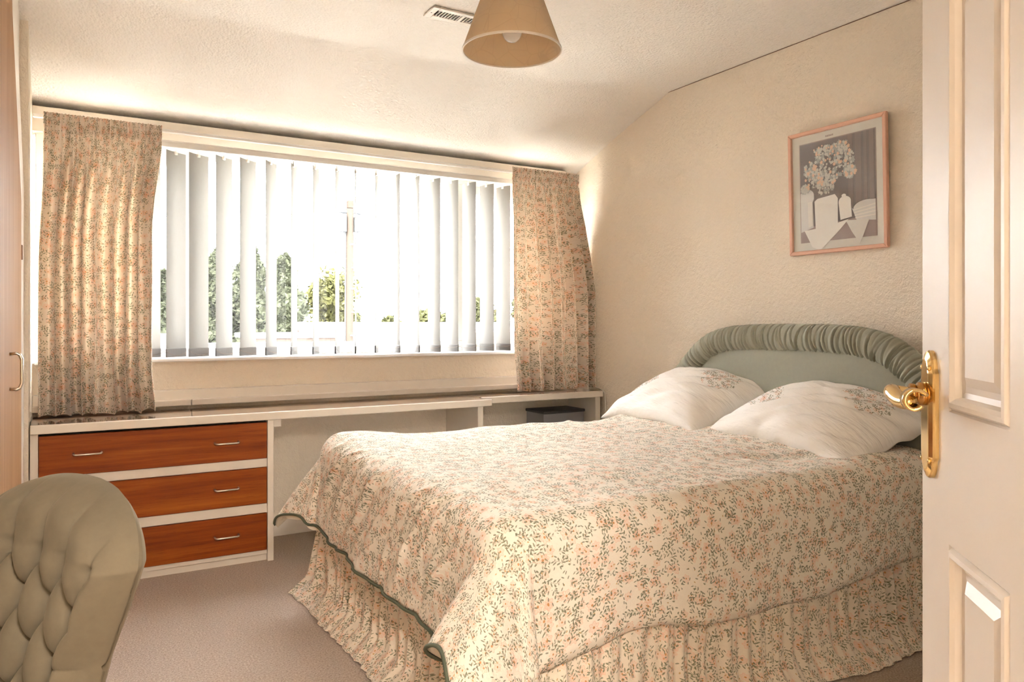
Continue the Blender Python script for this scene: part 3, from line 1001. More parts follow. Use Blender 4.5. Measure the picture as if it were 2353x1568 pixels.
# ================================================================== TUFTED CHAIR
CC = Vector((-0.068, 1.66, 0)); CW = Vector((0.445, -0.896, 0)).normalized(); CN = Vector((-0.896, -0.445, 0)).normalized()
chair = empty('tufted_chair', (CC.x - 0.2, CC.y - 0.1, 0), 'olive beige velvet chair with deep buttoned back in the left foreground', 'chair')
def hw(z):
    pts = [(0.36, 0.165), (0.456, 0.172), (0.52, 0.190), (0.60, 0.232), (0.66, 0.262), (0.70, 0.280), (0.83, 0.285)]
    for (a, b), (c, d) in zip(pts, pts[1:]):
        if z <= c: return b + (d - b) * max(0, (z - a)) / (c - a)
    return 0.285
ZB = 0.36
def ztop(a): return 0.685 + 0.137 * max(0.0, 1 - abs(a) ** 2.3) ** 0.52
TC, TR, TS0, TZ0 = 0.105, 0.09, 0.017, 0.70
RIM = 0.062
outline = [(-hw(0.30 + 0.385 * t / 24), 0.30 + 0.385 * t / 24) for t in range(24)]
outline += [(hw(ztop(math.sin(-PI / 2 + PI * t / 190))) * math.sin(-PI / 2 + PI * t / 190), ztop(math.sin(-PI / 2 + PI * t / 190))) for t in range(191)]
outline += [(-x_, z_) for x_, z_ in outline[23::-1]]
import numpy as np
_P = np.array(outline); _A = _P[:-1]; _D = _P[1:] - _P[:-1]; _L2 = np.maximum((_D ** 2).sum(1), 1e-12)
def rim_dist(s, z):
    q = np.array((s, z)) - _A
    t = np.clip((q * _D).sum(1) / _L2, 0, 1)
    r = q - _D * t[:, None]
    return float(math.sqrt((r ** 2).sum(1).min()))
def back_front(a, b):
    """front (buttoned) face;  a in -1..1, b in 0..1"""
    a = math.sin(a * PI / 2)                 # finer steps at the sides
    z = ZB + (ztop(a) - ZB) * b
    s = a * hw(z)
    e = min(rim_dist(s, z), RIM * 1.6)
    e1 = min(e, RIM)
    rim = -(RIM - math.sqrt(max(0, RIM * RIM - (RIM - e1) ** 2)))
    X = (s - TS0) / TC; Z = (z - TZ0) / (2 * TR)
    p_, q_ = X + Z, X - Z
    inside = 1 - smooth01(TZ0 - 0.005, TZ0 + 0.02, z)
    side_in = smooth01(0.035, 0.075, hw(z) - abs(s))
    sp, sq = abs(math.sin(PI * p_)), abs(math.sin(PI * q_))
    diam = (sp * sq) ** 0.42
    dp, dq = p_ - round(p_), q_ - round(q_)
    btn = math.exp(-((dp * dp + dq * dq) / 0.03))
    vert = abs(math.sin(PI * X)) ** 0.4
    ang = math.atan2(z - 0.53, s * 1.05)
    bord = (abs(math.sin(ang * 4.6 + 0.2))) ** 0.4
    h_in = 0.036 * diam - 0.020 * btn
    h_top = 0.032 * vert
    h_side = 0.013 * bord + 0.014
    h = h_in * inside + h_top * (1 - inside)
    h = h * side_in + h_side * (1 - side_in)
    h *= (0.06 + 0.94 * smooth01(0, 0.05, e1))
    h += 0.0015 * nz(s * 30, z * 30)
    dep = rim + h + 0.045 * (s / 0.28) ** 2 - 0.16 * (z - 0.42)
    return s, z, dep
def back_fn(u, v):
    s, z, d = back_front(2 * u - 1, v)
    p = CC + CW * s + CN * d
    return (p.x, p.y, z)
def back_rear(u, v):
    s, z, d0 = back_front(2 * u - 1, v)
    e = min(rim_dist(s, z), 0.06)
    d = -RIM - 0.03 * math.sin(PI / 2 * e / 0.06) + 0.045 * (s / 0.28) ** 2 - 0.16 * (z - 0.42)
    k_ = smooth01(0, 0.012, e)
    d = d0 * (1 - k_) + d * k_
    p = CC + CW * s + CN * d
    return (p.x, p.y, z)
cb = obj('buttoned_back', grid_mesh('back', 190, 170, back_fn), M['chairvel'], chair, smooth=True)
obj('outside_back', grid_mesh('rear', 190, 170, back_rear), M['chairvel'], chair, smooth=True)
for row in range(0, 5):
    for kx in range(-4, 5):
        s = TS0 + TC * (kx + (0.5 if row % 2 else 0)); z = TZ0 - TR * row
        if z < 0.40 or abs(s) > hw(z) - 0.06: continue
        a = s / hw(z); b = (z - ZB) / (ztop(a) - ZB); a = math.asin(a) / (PI / 2)
        _, _, d = back_front(a, b)
        me = bpy.data.meshes.new('button')
        bm = bmesh.new(); bmesh.ops.create_uvsphere(bm, u_segments=10, v_segments=6, radius=0.011)
        for v_ in bm.verts: v_.co = Vector((v_.co.x, v_.co.y * 0.45, v_.co.z))
        bm.to_mesh(me); bm.free()
        bo = obj('button', me, M['chairvel'], None, smooth=True)
        p = CC + CW * s + CN * (d + 0.003)
        bo.location = (p.x, p.y, z); bo.rotation_euler = (0, 0, math.atan2(CN.y, CN.x) + PI / 2)
        put(bo, cb)
# seat and legs
sc_ = CC + CN * 0.27
def seat_fn(u, v):
    a, b = 2 * u - 1, 2 * v - 1
    e = max(0, (1 - a ** 6) * (1 - b ** 6))
    p = sc_ + CW * (a * 0.25) + CN * (b * 0.25)
    return (p.x, p.y, 0.30 + 0.13 * e ** 0.35)
obj('seat_cushion', grid_mesh('seat', 30, 30, seat_fn), M['chairvel'], chair, smooth=True)
def seat_low(u, v):
    p = sc_ + CW * ((2 * u - 1) * 0.245) + CN * ((2 * v - 1) * 0.245)
    return (p.x, p.y, 0.26)
bm = bmesh.new()
cs = [sc_ + CW * (a * 0.245) + CN * (b * 0.245) for a, b in ((-1, -1), (1, -1), (1, 1), (-1, 1))]
obj('seat_frame', prism_mesh('seat_frame', [(c.x, c.y) for c in cs], lambda a, b, d: (a, b, d), 0.24, 0.31, 0.01), M['chairvel'], chair)
bm.free()
for a, b in ((-0.21, -0.21), (0.21, -0.21), (0.21, 0.21), (-0.21, 0.21)):
    p = sc_ + CW * a + CN * b
    tube('leg', [(p.x, p.y, 0.0), (p.x, p.y, 0.12), (p.x, p.y, 0.25)], [0.013, 0.018, 0.022], M['chairwood'], chair, 10)

# ================================================================== PENDANT LAMP
LX, LY = 1.12, 1.894
lamp = empty('pendant_lamp', (LX, LY, 1.91), 'tapered beige parchment pendant lamp hanging from the ceiling', 'lamp')
def at_lamp(o): o.location = (LX, LY, 0); return put(o, lamp)
at_lamp(obj('lamp_shade', lathe_mesh('shade', [(0.144, 1.912), (0.0625, 2.139), (0.0605, 2.139), (0.142, 1.912), (0.144, 1.912)], 56), M['shade'], smooth=True))
rim = at_lamp(obj('rim_band', lathe_mesh('rim', [(0.1448, 1.910), (0.1440, 1.9165), (0.1412, 1.9165), (0.1412, 1.910), (0.1448, 1.910)], 56), M['gloss']))
at_lamp(obj('bulb', lathe_mesh('bulb', [(0.0005, 1.936), (0.012, 1.939), (0.021, 1.946), (0.027, 1.957), (0.029, 1.970), (0.026, 1.985), (0.018, 2.005), (0.014, 2.02), (0.014, 2.05)], 24), M['bulb'], smooth=True))
at_lamp(obj('lamp_holder', lathe_mesh('holder', [(0.0, 2.05), (0.019, 2.05), (0.019, 2.10), (0.010, 2.12), (0.004, 2.13), (0.0, 2.14)], 20), M['white'], smooth=True))
ring = []
for kk in range(3):
    a = kk * 2 * PI / 3
    ring.append([(LX + 0.019 * math.cos(a), LY + 0.019 * math.sin(a), 2.12), (LX + 0.061 * math.cos(a), LY + 0.061 * math.sin(a), 2.137)])
for r_ in ring: tube('spoke', r_, 0.0015, M['chrome'], lamp, 6)
tube('flex', [(LX, LY, 2.13), (LX, LY, H - 0.02)], 0.0032, M['white'], lamp, 8)
at_lamp(obj('ceiling_rose', lathe_mesh('rose', [(0.0, H - 0.03), (0.02, H - 0.03), (0.045, H - 0.012), (0.05, H), (0.0, H)], 28), M['white'], smooth=True))

# ================================================================== CEILING VENT
vent = empty('ceiling_vent', (1.45, 2.875, H - 0.012), 'white slotted air vent in the ceiling beside the pendant lamp', 'vent')
vx0, vx1, vy0, vy1 = 1.30, 1.60, 2.82, 2.93
bm = bmesh.new()
zb0, zb1 = H - 0.010, H - 0.002
add_box(bm, vx0, vx0 + 0.03, vy0, vy1, zb0, zb1, 0.002); add_box(bm, vx1 - 0.03, vx1, vy0, vy1, zb0, zb1, 0.002)
add_box(bm, vx0 + 0.03, vx1 - 0.03, vy0, vy0 + 0.028, zb0, zb1, 0.002); add_box(bm, vx0 + 0.03, vx1 - 0.03, vy1 - 0.028, vy1, zb0, zb1, 0.002)
add_box(bm, 1.443, 1.457, vy0 + 0.02, vy1 - 0.02, zb0, zb1)
obj('frame', bm_mesh(bm), M['gloss'], vent)
box('backing', vx0 + 0.004, vx1 - 0.004, vy0 + 0.004, vy1 - 0.004, H - 0.003, H - 0.001, M['dark'], vent)
bm = bmesh.new(); add_box(bm, -0.0018, 0.0018, -0.029, 0.029, -0.003, 0.003); sm = bm_mesh(bm, 'louvre'); sm.materials.append(M['gloss'])
for bank in (1.33, 1.457):
    for i in range(8):
        s_ = link(bpy.data.objects.new('louvre', sm)); s_.location = (bank + 0.0125 + i * 0.0135, 2.875, H - 0.006); put(s_, vent)
box('screw', 1.311, 1.315, 2.873, 2.877, H - 0.0115, H - 0.009, M['hinge'], vent)

# ================================================================== PICTURE
pic = empty('framed_picture', (2.905, 2.13, 1.712), 'pink framed still-life print of flowers and white crockery above the bed', 'picture')
PWd, PHt = 0.487, 0.556
def pf(i, j, o): return (2.905 - o, 2.13 + PWd / 2 - i * PWd, 1.712 + PHt / 2 - j * PHt)   # i to the right, j down, o into the room
def flat(poly, o, th=0.0006): return prism_mesh('flat', poly, pf, o - th, o)
fw = 0.018
for (nm, poly) in (('frame_bar', [(0, 0), (1, 0), (1 - fw / PWd, fw / PHt), (fw / PWd, fw / PHt)]), ('frame_bar', [(0, 1), (1, 1), (1 - fw / PWd, 1 - fw / PHt), (fw / PWd, 1 - fw / PHt)]),
                   ('frame_bar', [(0, 0), (0, 1), (fw / PWd, 1 - fw / PHt), (fw / PWd, fw / PHt)]), ('frame_bar', [(1, 0), (1, 1), (1 - fw / PWd, 1 - fw / PHt), (1 - fw / PWd, fw / PHt)])):
    obj(nm, prism_mesh('bar', poly, pf, -0.004, 0.016, 0.003), M['pinkframe'], pic)
M['mat'] = plain('pale_grey_mount', (0.72, 0.71, 0.65), 0.8)
M['pr_dark'] = plain('print_slate', (0.20, 0.18, 0.18), 0.7)
M['pr_brown'] = plain('print_plank_brown', (0.26, 0.22, 0.205), 0.7)
M['pr_table'] = plain('print_table_brown', (0.38, 0.31, 0.29), 0.7)
M['pr_white'] = plain('print_white', (0.84, 0.82, 0.77), 0.7)
M['pr_shade'] = plain('print_grey_white', (0.72, 0.72, 0.70), 0.7)
M['pr_leaf'] = plain('print_grey_leaf', (0.48, 0.50, 0.48), 0.7)
M['pr_pale'] = plain('print_pale_petal', (0.74, 0.73, 0.68), 0.7)
M['pr_pink'] = plain('print_peach_petal', (0.88, 0.66, 0.52), 0.7)
box('backing_board', 2.905 - 0.004, 2.909, 2.13 - PWd / 2 + 0.004, 2.13 + PWd / 2 - 0.004, 1.712 - PHt / 2 + 0.004, 1.712 + PHt / 2 - 0.004, M['mat'], pic)
A0, A1, B0, B1 = 0.125, 0.885, 0.105, 0.895
def pp(i, j): return (A0 + (A1 - A0) * i, B0 + (B1 - B0) * j)
def part(nm, poly, o, m): return obj(nm, flat([pp(*p) for p in poly], o), m, pic)
part('print_border', [(-0.012, -0.010), (1.012, -0.010), (1.012, 1.010), (-0.012, 1.010)], 0.0049, M['pr_table'])
part('print_ground', [(0, 0), (1, 0), (1, 1), (0, 1)], 0.0055, M['pr_dark'])
for i0, i1 in ((0.66, 0.72), (0.75, 0.83), (0.86, 0.90), (0.93, 0.985)):
    part('print_plank', [(i0, 0), (i1, 0), (i1, 0.72), (i0, 0.72)], 0.006, M['pr_brown'])
part('print_table', [(0, 0.86), (1, 0.80), (1, 1), (0, 1)], 0.006, M['pr_table'])
def arc(cx_, cy_, rx_, ry_, a0, a1, n=14): return [(cx_ + rx_ * math.cos(R(a0 + (a1 - a0) * t / n)), cy_ + ry_ * math.sin(R(a0 + (a1 - a0) * t / n))) for t in range(n + 1)]
part('print_canister', [(0, 0.50)] + arc(0.07, 0.53, 0.12, 0.07, -90, 0) + [(0.19, 0.57), (0.17, 0.60), (0.18, 0.86), (0, 0.90)], 0.0066, M['pr_shade'])
part('print_canister_light', [(0.10, 0.60), (0.165, 0.595), (0.17, 0.84), (0.11, 0.86)], 0.0072, M['pr_white'])
part('print_plates', [(0.70, 0.72)] + arc(0.9, 0.73, 0.18, 0.075, 180, 290) + [(1, 0.66), (1, 0.86), (0.76, 0.84)], 0.0066, M['pr_shade'])
for j in range(4):
    part('print_plate_rim', [(0.72 + j * 0.008, 0.735 + j * 0.026), (1, 0.70 + j * 0.034), (1, 0.71 + j * 0.034), (0.72 + j * 0.008, 0.747 + j * 0.026)], 0.0072, M['pr_white'])
part('print_sugar_pot', [(0.53, 0.66)] + arc(0.61, 0.64, 0.08, 0.05, 180, 360) + [(0.69, 0.67), (0.70, 0.80), (0.55, 0.82)], 0.0069, M['pr_white'])
part('print_pot_knob', arc(0.60, 0.585, 0.03, 0.018, 0, 340), 0.0075, M['pr_white'])
part('print_vase', [(0.20, 0.60), (0.24, 0.575), (0.48, 0.555), (0.52, 0.60), (0.515, 0.87), (0.21, 0.89)], 0.0075, M['pr_white'])
part('print_cloth', [(0.05, 0.885), (0.35, 0.87), (0.66, 0.82), (0.52, 0.93), (0.27, 1.10), (0.16, 1.06)], 0.0081, M['pr_white'])
part('print_napkin', [(0.62, 0.83), (0.92, 0.845), (0.85, 0.98), (0.80, 1.07), (0.70, 0.95)], 0.0081, M['pr_pale'])
rb = random.Random(11)
for nm, mm, n, o, rs in (('print_leaves', 'pr_leaf', 260, 0.0087, 0.024), ('print_blossoms', 'pr_pale', 330, 0.0093, 0.017), ('print_peach_blossoms', 'pr_pink', 80, 0.0099, 0.019)):
    vs, fs = [], []
    for _ in range(n):
        lb = rb.choice(((0.38, 0.30, 0.22, 0.17), (0.38, 0.30, 0.22, 0.17), (0.36, 0.44, 0.12, 0.11), (0.36, 0.44, 0.12, 0.11), (0.14, 0.27, 0.09, 0.07), (0.62, 0.22, 0.13, 0.09), (0.68, 0.36, 0.08, 0.06), (0.34, 0.12, 0.14, 0.06), (0.56, 0.10, 0.12, 0.05), (0.22, 0.36, 0.12, 0.10), (0.07, 0.46, 0.06, 0.04)))
        a = rb.uniform(0, 2 * PI); rr = math.sqrt(rb.random())
        if nm == 'print_peach_blossoms': rr = 0.5 + 0.7 * rb.random()
        ci = lb[0] + lb[2] * rr * math.cos(a); cj = lb[1] + lb[3] * rr * math.sin(a)
        if nm == 'print_peach_blossoms' and cj > 0.46: continue
        if not (0.01 < ci < 0.99): continue
        ci, cj = pp(ci, cj)
        nsd = rb.choice((5, 6)); b = len(vs); r_ = rs * rb.uniform(0.5, 1.1); ph = rb.uniform(0, 6)
        for t in range(nsd * 2):
            q = r_ * (1.0 if t % 2 else 0.55)
            vs.append(pf(ci + q * math.cos(ph + t * PI / nsd), cj + q * math.sin(ph + t * PI / nsd), o))
        fs.append(tuple(range(b, b + nsd * 2)))
    me = bpy.data.meshes.new(nm); me.from_pydata(vs, [], fs); me.update()
    oo = obj(nm, me, M[mm], pic); oo['kind'] = 'stuff'
for t in range(5):      # tiny illegible caption on the mount
    part('caption_mark', [(0.36 + t * 0.022, -0.045 + 0.004 * (t % 2)), (0.375 + t * 0.022, -0.05), (0.378 + t * 0.022, -0.032), (0.362 + t * 0.022, -0.03)], 0.0049, M['pr_table'])
obj('glass', grid_mesh('glass', 1, 1, lambda u, v: pf(0.97 - 0.94 * u, 0.03 + 0.94 * v, 0.0112)), M['picglass'], pic)
pic.rotation_euler = (0, R(-1.6), 0)

# ================================================================== DOOR
DE = Vector((1.0913, 0.6558, 0)); DD = Vector((0.6775, 0.7355, 0)).normalized(); DN = Vector((-0.7355, 0.6775, 0)).normalized()
def df(s, z, o):
    p = DE - DD * s + DN * o
    return (p.x, p.y, z)
hinge_p = DE - DD * 0.762
door = empty('door_1', (hinge_p.x, hinge_p.y, 0.005))
struct(door, 'white six-panel door standing open at the right')
LW, DH = 0.762, 1.98
SA, SB, SC_, SD = 0.110, 0.298, 0.464, 0.652
ZR = [(0.23, 0.826), (1.003, 1.575), (1.67, 1.87)]
def dbox(nm, s0, s1, z0, z1, o0, o1, m, bev=0.0):
    return obj(nm, prism_mesh(nm, [(s0, z0), (s1, z0), (s1, z1), (s0, z1)], df, o0, o1, bev), m, door)
dbox('core', 0, LW, 0.005, DH, -0.030, -0.014, M['doorpaint'])
for s0, s1 in ((0, SA), (SB, SC_), (SD, LW)):
    dbox('stile', s0, s1, 0.005, DH, -0.044, 0.0, M['doorpaint'])
zz = [0.005] + [z for r in ZR for z in r] + [DH]
for z0, z1 in ((0.005, 0.23), (0.826, 1.003), (1.575, 1.67), (1.87, DH)):
    for s0, s1 in ((SA, SB), (SC_, SD)):
        dbox('rail', s0, s1, z0, z1, -0.044, 0.0, M['doorpaint'])
prof = [(0.0, 0.0), (0.003, -0.003), (0.007, 0.003), (0.013, 0.004), (0.018, -0.001), (0.021, -0.009), (0.028, -0.0105), (0.036, -0.0095), (0.046, -0.004), (0.049, -0.0025), (0.052, -0.0025)]
for (z0, z1) in ZR:
    for (s0, s1) in ((SA, SB), (SC_, SD)):
        vs, fs = [], []
        for (ins, o) in prof:
            vs += [df(s0 + ins, z0 + ins, o), df(s1 - ins, z0 + ins, o), df(s1 - ins, z1 - ins, o), df(s0 + ins, z1 - ins, o)]
        for r_ in range(len(prof) - 1):
            for c in range(4):
                fs.append((r_ * 4 + c, r_ * 4 + (c + 1) % 4, (r_ + 1) * 4 + (c + 1) % 4, (r_ + 1) * 4 + c))
        b = (len(prof) - 1) * 4
        fs.append((b, b + 1, b + 2, b + 3))
        me = bpy.data.meshes.new('panel'); me.from_pydata(vs, [], fs); me.update()
        obj('panel', me, M['doorpaint'], door)
# brass lever on a shaped plate
lever = empty('door_handle', DE - DD * 0.045 + Vector((0, 0, 1.02)))
put(lever, door)
s0, s1, za, zb = 0.019, 0.071, 0.902, 1.083
sc0 = (s0 + s1) / 2
def plate_poly(ins):
    hwid = (s1 - s0) / 2 - ins
    o = []
    for t in range(13):
        a = PI * t / 12
        o.append((sc0 + (hwid * 0.82) * math.cos(a), zb - 0.026 + (0.026 - ins) * math.sin(a)))
    o = [(sc0 + hwid, zb - 0.032)] + o + [(sc0 - hwid, zb - 0.032), (sc0 - hwid, za + 0.032)]
    for t in range(13):
        a = PI + PI * t / 12
        o.append((sc0 + (hwid * 0.82) * math.cos(a), za + 0.026 + (0.026 - ins) * math.sin(a)))
    o.append((sc0 + hwid, za + 0.032))
    return o
vs, fs = [], []
lv = [(0.0, 0.0), (0.0, 0.005), (0.002, 0.0075), (0.010, 0.0105), (0.013, 0.011)]
n_ = len(plate_poly(0))
for ins, o in lv: vs += [df(a, b, o) for a, b in plate_poly(ins)]
for r_ in range(len(lv) - 1):
    for c in range(n_): fs.append((r_ * n_ + c, r_ * n_ + (c + 1) % n_, (r_ + 1) * n_ + (c + 1) % n_, (r_ + 1) * n_ + c))
fs.append(tuple((len(lv) - 1) * n_ + c for c in range(n_)))
me = bpy.data.meshes.new('plate'); me.from_pydata(vs, [], fs); me.update()
plate = obj('plate', me, M['brass'], lever)
for z in (0.928, 1.058):
    for s in (0.030, 0.060):
        c = df(s, z, 0.0085)
        tube('screw', [c, Vector(c) + DN * 0.003], [0.0042, 0.0030], M['brass'], lever, 10)
ZL = 1.021
tube('collar', [df(0.045, ZL, 0.010), df(0.045, ZL, 0.019), df(0.045, ZL, 0.0195), df(0.045, ZL, 0.024), df(0.045, ZL, 0.0245), df(0.045, ZL, 0.03)], [0.0165, 0.0165, 0.0125, 0.0125, 0.0145, 0.0145], M['darkbrass'], lever, 20)
lp = catmull([df(0.045, ZL, 0.026), df(0.045, ZL + 0.001, 0.040), df(0.046, ZL + 0.002, 0.050), df(0.054, ZL + 0.003, 0.056), df(0.070, ZL + 0.001, 0.058), df(0.095, ZL - 0.005, 0.057), df(0.118, ZL - 0.006, 0.055), df(0.135, ZL - 0.002, 0.054)], 6)
rad = [0.0085 + 0.0025 * math.sin(PI * i / (len(lp) - 1)) for i in range(len(lp))]
tube('lever_arm', lp, rad, M['brass'], lever, 14)
# scrolled tip: a flat ribbon curled over at the end of the arm
rib = []
for t in range(26):
    a = t / 25 * 2.0 * PI * 0.82
    r_ = 0.0165 - 0.008 * t / 25
    rib.append((0.140 + 0.004 * t / 25, ZL - 0.002 + r_ * math.sin(a + 0.5) , 0.052 - r_ * math.cos(a + 0.5)))
vs, fs = [], []
for (s, z, o) in rib:
    vs += [df(s - 0.010, z, o), df(s + 0.010, z, o)]
for i in range(len(rib) - 1): fs.append((2 * i, 2 * i + 1, 2 * i + 3, 2 * i + 2))
me = bpy.data.meshes.new('scroll'); me.from_pydata(vs, [], fs); me.update()
sc2 = obj('scroll_tip', me, M['brass'], lever, smooth=True)
md = sc2.modifiers.new('t', 'SOLIDIFY'); md.thickness = 0.0045; md.offset = 0

# ================================================================== FILL LIGHT (unseen, added on the landing behind the camera to brighten the room)
ll = bpy.data.lights.new('landing_fill_light', 'POINT')
ll.energy = LANDING_FILL
ll.shadow_soft_size = 0.12
ll.color = (1.0, 0.93, 0.84)
lo = bpy.data.objects.new('landing_fill_light', ll); COL.objects.link(lo)
lo.location = (0.15, -0.75, 2.2)

# ================================================================== OUTSIDE
M['grass'] = plain('pale_paved_ground', (0.40, 0.38, 0.34), 0.9, 0, 0.0)
M['leaf_a'] = plain('conifer_foliage', (0.036, 0.040, 0.026), 0.8, 0, 0.0)
M['leaf_b'] = plain('yellow_green_foliage', (0.05, 0.05, 0.02), 0.8, 0, 0.0)
M['leaf_c'] = plain('hedgerow_foliage', (0.04, 0.042, 0.02), 0.8, 0, 0.0)
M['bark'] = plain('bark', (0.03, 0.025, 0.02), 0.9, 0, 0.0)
M['polewood'] = plain('weathered_pole_timber', (0.036, 0.029, 0.024), 0.85, 0, 0.0)
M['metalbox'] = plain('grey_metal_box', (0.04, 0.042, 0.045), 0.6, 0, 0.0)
M['roof'] = plain('pale_sheet_roof', (0.74, 0.72, 0.70), 0.6, 0, 0.0)
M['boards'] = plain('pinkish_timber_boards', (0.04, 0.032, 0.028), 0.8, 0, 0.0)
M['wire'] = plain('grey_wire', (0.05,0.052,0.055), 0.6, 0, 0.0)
GZ = -2.7
struct(box('ground_garden', -60, 90, 4.6, 120, GZ - 0.1, GZ, M['grass']), 'pale ground outside the window')
def foliage(name, mat, n, sampler, size, parent, seed):
    rr = random.Random(seed)
    vs, fs = [], []
    for _ in range(n):
        c, nrm = sampler(rr)
        a = Vector((rr.gauss(0, 1), rr.gauss(0, 1), rr.gauss(0, 0.7))).normalized()
        b = a.cross(Vector((rr.gauss(0, 1), rr.gauss(0, 1), rr.gauss(0, 1)))).normalized()
        s_ = size * rr.uniform(0.5, 1.3)
        k_ = len(vs)
        vs += [c - a * s_, c + b * s_ * 0.5, c + a * s_, c - b * s_ * 0.5]
        fs.append((k_, k_ + 1, k_ + 2, k_ + 3))
    me = bpy.data.meshes.new(name); me.from_pydata(vs, [], fs); me.update()
    o = obj(name, me, mat, parent); o['kind'] = 'stuff'
    return o
def conifer(x, y, top, rad, label, seed, mat='leaf_a', n=9500):
    t = empty('conifer_tree', (x, y, GZ), label, 'tree', 'trees beyond the window')
    tube('trunk', [(x, y, GZ), (x, y, top - 0.6)], [0.22, 0.04], M['bark'], t, 8)
    hgt = top - GZ
    def smp(r):
        h = r.random() ** 0.8
        w = rad * (1 - h) ** 0.62 * (0.86 + 0.25 * math.sin(h * 26 + seed)) * (1 - 0.35 * max(0, 0.12 - h) / 0.12)
        a = r.uniform(0, 2 * PI); q = w * (r.random() ** 0.35) * (1 + 0.22 * math.sin(a * 5 + h * 9 + seed))
        return Vector((x + q * math.cos(a), y + q * math.sin(a), GZ + h * hgt)), None
    foliage('foliage', M[mat], n, smp, 0.21, t, seed)
def broadleaf(name, x, y, zc, rx, rz, label, seed, mat='leaf_b', n=3000, size=0.14, cat='tree', grp='trees beyond the window'):
    t = empty(name, (x, y, GZ), label, cat, grp)
    tube('trunk', [(x, y, GZ), (x + 0.1, y, zc)], [0.15, 0.05], M['bark'], t, 8)
    rr = random.Random(seed)
    lobes = [(Vector((rr.uniform(-0.65, 0.65) * rx, rr.uniform(-0.65, 0.65) * rx, rr.uniform(-0.6, 0.7) * rz)), rr.uniform(0.3, 0.55)) for _ in range(14)]
    def smp(r):
        c, q = r.choice(lobes)
        d = Vector((r.gauss(0, 1), r.gauss(0, 1), r.gauss(0, 1))).normalized() * (r.random() ** 0.4)
        return Vector((x, y, zc)) + c + Vector((d.x * q * rx, d.y * q * rx, d.z * q * rz)), None
    foliage('foliage', M[mat], n, smp, size, t, seed + 50)
conifer(6.56, 39.3, 4.75, 1.95, 'pale conifer left of the tallest tree outside', 3)
conifer(6.98, 33.9, 4.5, 1.65, 'tallest conifer seen between the left blind slats', 5)
conifer(7.23, 29.1, 3.67, 1.45, 'darker conifer right of the tallest tree outside', 8)
conifer(3.2, 30.5, 3.0, 1.3, 'shorter conifer close to the left curtain', 12)
conifer(0.4, 31.0, 4.3, 1.4, 'conifer almost hidden by the left curtain', 14)
broadleaf('broadleaf_tree', 10.5, 33.7, 1.6, 1.35, 1.8, 'loose yellow-green tree right of the conifers', 21, n=4200)
broadleaf('garden_bush', 2.6, 18.0, -0.65, 0.95, 1.05, 'bright sunlit bush at the lower left of the window view', 25, 'leaf_b', 3200, 0.10, 'bush', 'bushes beyond the window')
broadleaf('garden_bush', 3.1, 16.1, -0.75, 0.6, 0.85, 'small sunlit bush beside the low shed', 27, 'leaf_b', 2200, 0.10, 'bush', 'bushes beyond the window')
hr = [(18.6, 58, 0.9, 1.75, 2.0, 'hedgerow tree just left of the telegraph pole'), (22.5, 57, 0.2, 1.75, 1.8, 'low hedgerow tree just behind the telegraph pole'), (26.2, 56, 0.3, 1.7, 1.8, 'low hedgerow tree right of the telegraph pole'),
      (29.8, 55, 0.9, 1.7, 2.0, 'rounded hedgerow tree in the middle of the window'), (33.9, 53, 1.7, 1.6, 2.4, 'tallest hedgerow tree towards the right of the window'), (31.6, 47, 1.0, 2.0, 1.6, 'hedgerow tree by the right blind slats'), (40.2, 55, 3.7, 2.6, 4.2, 'tall tree glimpsed next to the right curtain')]
for i, (x, y, z, rx, rz, lb) in enumerate(hr):
    broadleaf('hedgerow_tree', x, y, z, rx, rz, lb, 60 + i, 'leaf_c', 6000, 0.38, 'tree', 'hedgerow trees on the skyline')

# telegraph pole with two wires
px_, py_ = 5.85, 17.45
pole = empty('telegraph_pole', (px_, py_, GZ), 'weathered timber telegraph pole with grey boxes near its top', 'pole')
tube('post', [(px_ - 0.05, py_, GZ), (px_, py_, 3.85)], [0.125, 0.095], M['polewood'], pole, 14)
box('cap', px_ - 0.06, px_ + 0.08, py_ - 0.08, py_ + 0.08, 3.85, 4.05, M['polewood'], pole, 0.02)
box('junction_box', px_ - 0.24, px_ - 0.11, py_ - 0.14, py_ + 0.02, 3.28, 3.72, M['metalbox'], pole, 0.015)
box('junction_box', px_ + 0.09, px_ + 0.22, py_ - 0.14, py_ + 0.02, 3.30, 3.66, M['metalbox'], pole, 0.015)
box('cross_arm', px_ - 0.30, px_ + 0.30, py_ - 0.05, py_ + 0.03, 3.74, 3.80, M['metalbox'], pole, 0.008)
tube('down_cable', [(px_ - 0.12, py_ - 0.06, 3.3), (px_ - 0.13, py_ - 0.07, 1.5), (px_ - 0.145, py_ - 0.08, GZ + 0.1)], 0.015, M['wire'], pole, 6)
for i, z in enumerate((3.0, 2.45, 1.95, 1.4, 0.85, 0.4)):
    tube('step_peg', [(px_ + (0.02 if i % 2 else -0.02), py_ - 0.09, z), (px_ + (0.10 if i % 2 else 0.06), py_ - 0.2, z)], 0.014, M['roof'], pole, 6)
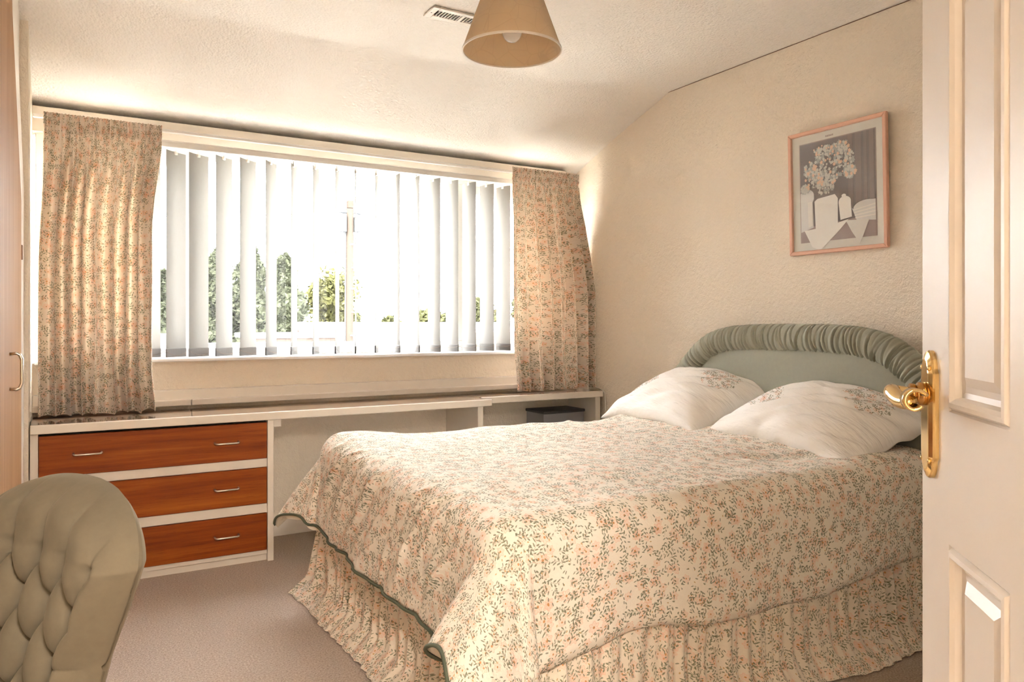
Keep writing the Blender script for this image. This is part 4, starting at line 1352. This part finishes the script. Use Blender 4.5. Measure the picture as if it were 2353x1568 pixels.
for nm, q, lb in (('overhead_wire', (-14.0, 21.0, 3.9), 'thin overhead wire running left from the telegraph pole'), ('overhead_wire', (26.0, 23.0, 3.4), 'thin overhead wire running right from the telegraph pole')):
    a = Vector((px_, py_, 3.77)); b = Vector(q)
    pts = [a.lerp(b, t / 20) - Vector((0, 0, 0.5 * 4 * (t / 20) * (1 - t / 20))) for t in range(21)]
    tag(tube(nm, pts, 0.010, M['wire'], sides=5), lb, 'wire', 'wires from the telegraph pole')

# outbuilding with pale pitched roof: gable end towards the left
ob = empty('outbuilding', (10.2, 22.6, GZ), 'outbuilding with a pale pitched roof behind the telegraph pole', 'building')
rx0, rx1, ry, rz = 6.07, 14.4, 22.65, 1.18
obj('roof_slope', prism_mesh('roof', [(ry, rz), (ry - 3.2, rz - 1.65), (ry - 3.2, rz - 1.73), (ry, rz - 0.08)], lambda a, b, d: (d, a, b), rx0 - 0.12, rx1), M['roof'], ob)
obj('roof_slope', prism_mesh('roof', [(ry, rz), (ry + 3.2, rz - 1.65), (ry + 3.2, rz - 1.73), (ry, rz - 0.08)], lambda a, b, d: (d, a, b), rx0 - 0.12, rx1), M['roof'], ob)
bm = bmesh.new(); add_box(bm, rx0 + 0.02, rx1 - 0.1, ry - 2.9, ry + 2.9, GZ, rz - 1.66); obj('walls', bm_mesh(bm), M['boards'], ob)
for i in range(11):                                    # gable boards
    z0 = rz - 1.62 + i * 0.145
    z1 = z0 + 0.132
    half_ = (rz - z1) / 1.65 * 3.2 - 0.12
    if half_ > 0.05: box('gable_board', rx0 - 0.01, rx0 + 0.03, ry - half_, ry + half_, z0, z1, M['boards'], ob)
tri = prism_mesh('gable_back', [(ry - 3.0, rz - 1.63), (ry + 3.0, rz - 1.63), (ry, rz - 0.1)], lambda a, b, d: (d, a, b), rx0 + 0.031, rx0 + 0.06)
obj('gable_back', tri, M['boards'], ob)

sh = empty('low_shed', (4.5, 18.4, GZ), 'low flat-roofed shed left of the outbuilding gable', 'building')
box('walls', 3.75, 5.45, 17.7, 19.2, GZ, 0.72, M['boards'], sh)
box('roof_slab', 3.6, 5.6, 17.5, 19.4, 0.80, 0.91, M['roof'], sh, 0.02)
box('fascia', 3.65, 5.55, 17.55, 17.6, 0.70, 0.80, M['boards'], sh)
for i in range(4):
    box('wall_panel', 3.82 + i * 0.41, 4.16 + i * 0.41, 17.67, 17.70, GZ + 0.1, 0.66, M['roof'], sh)
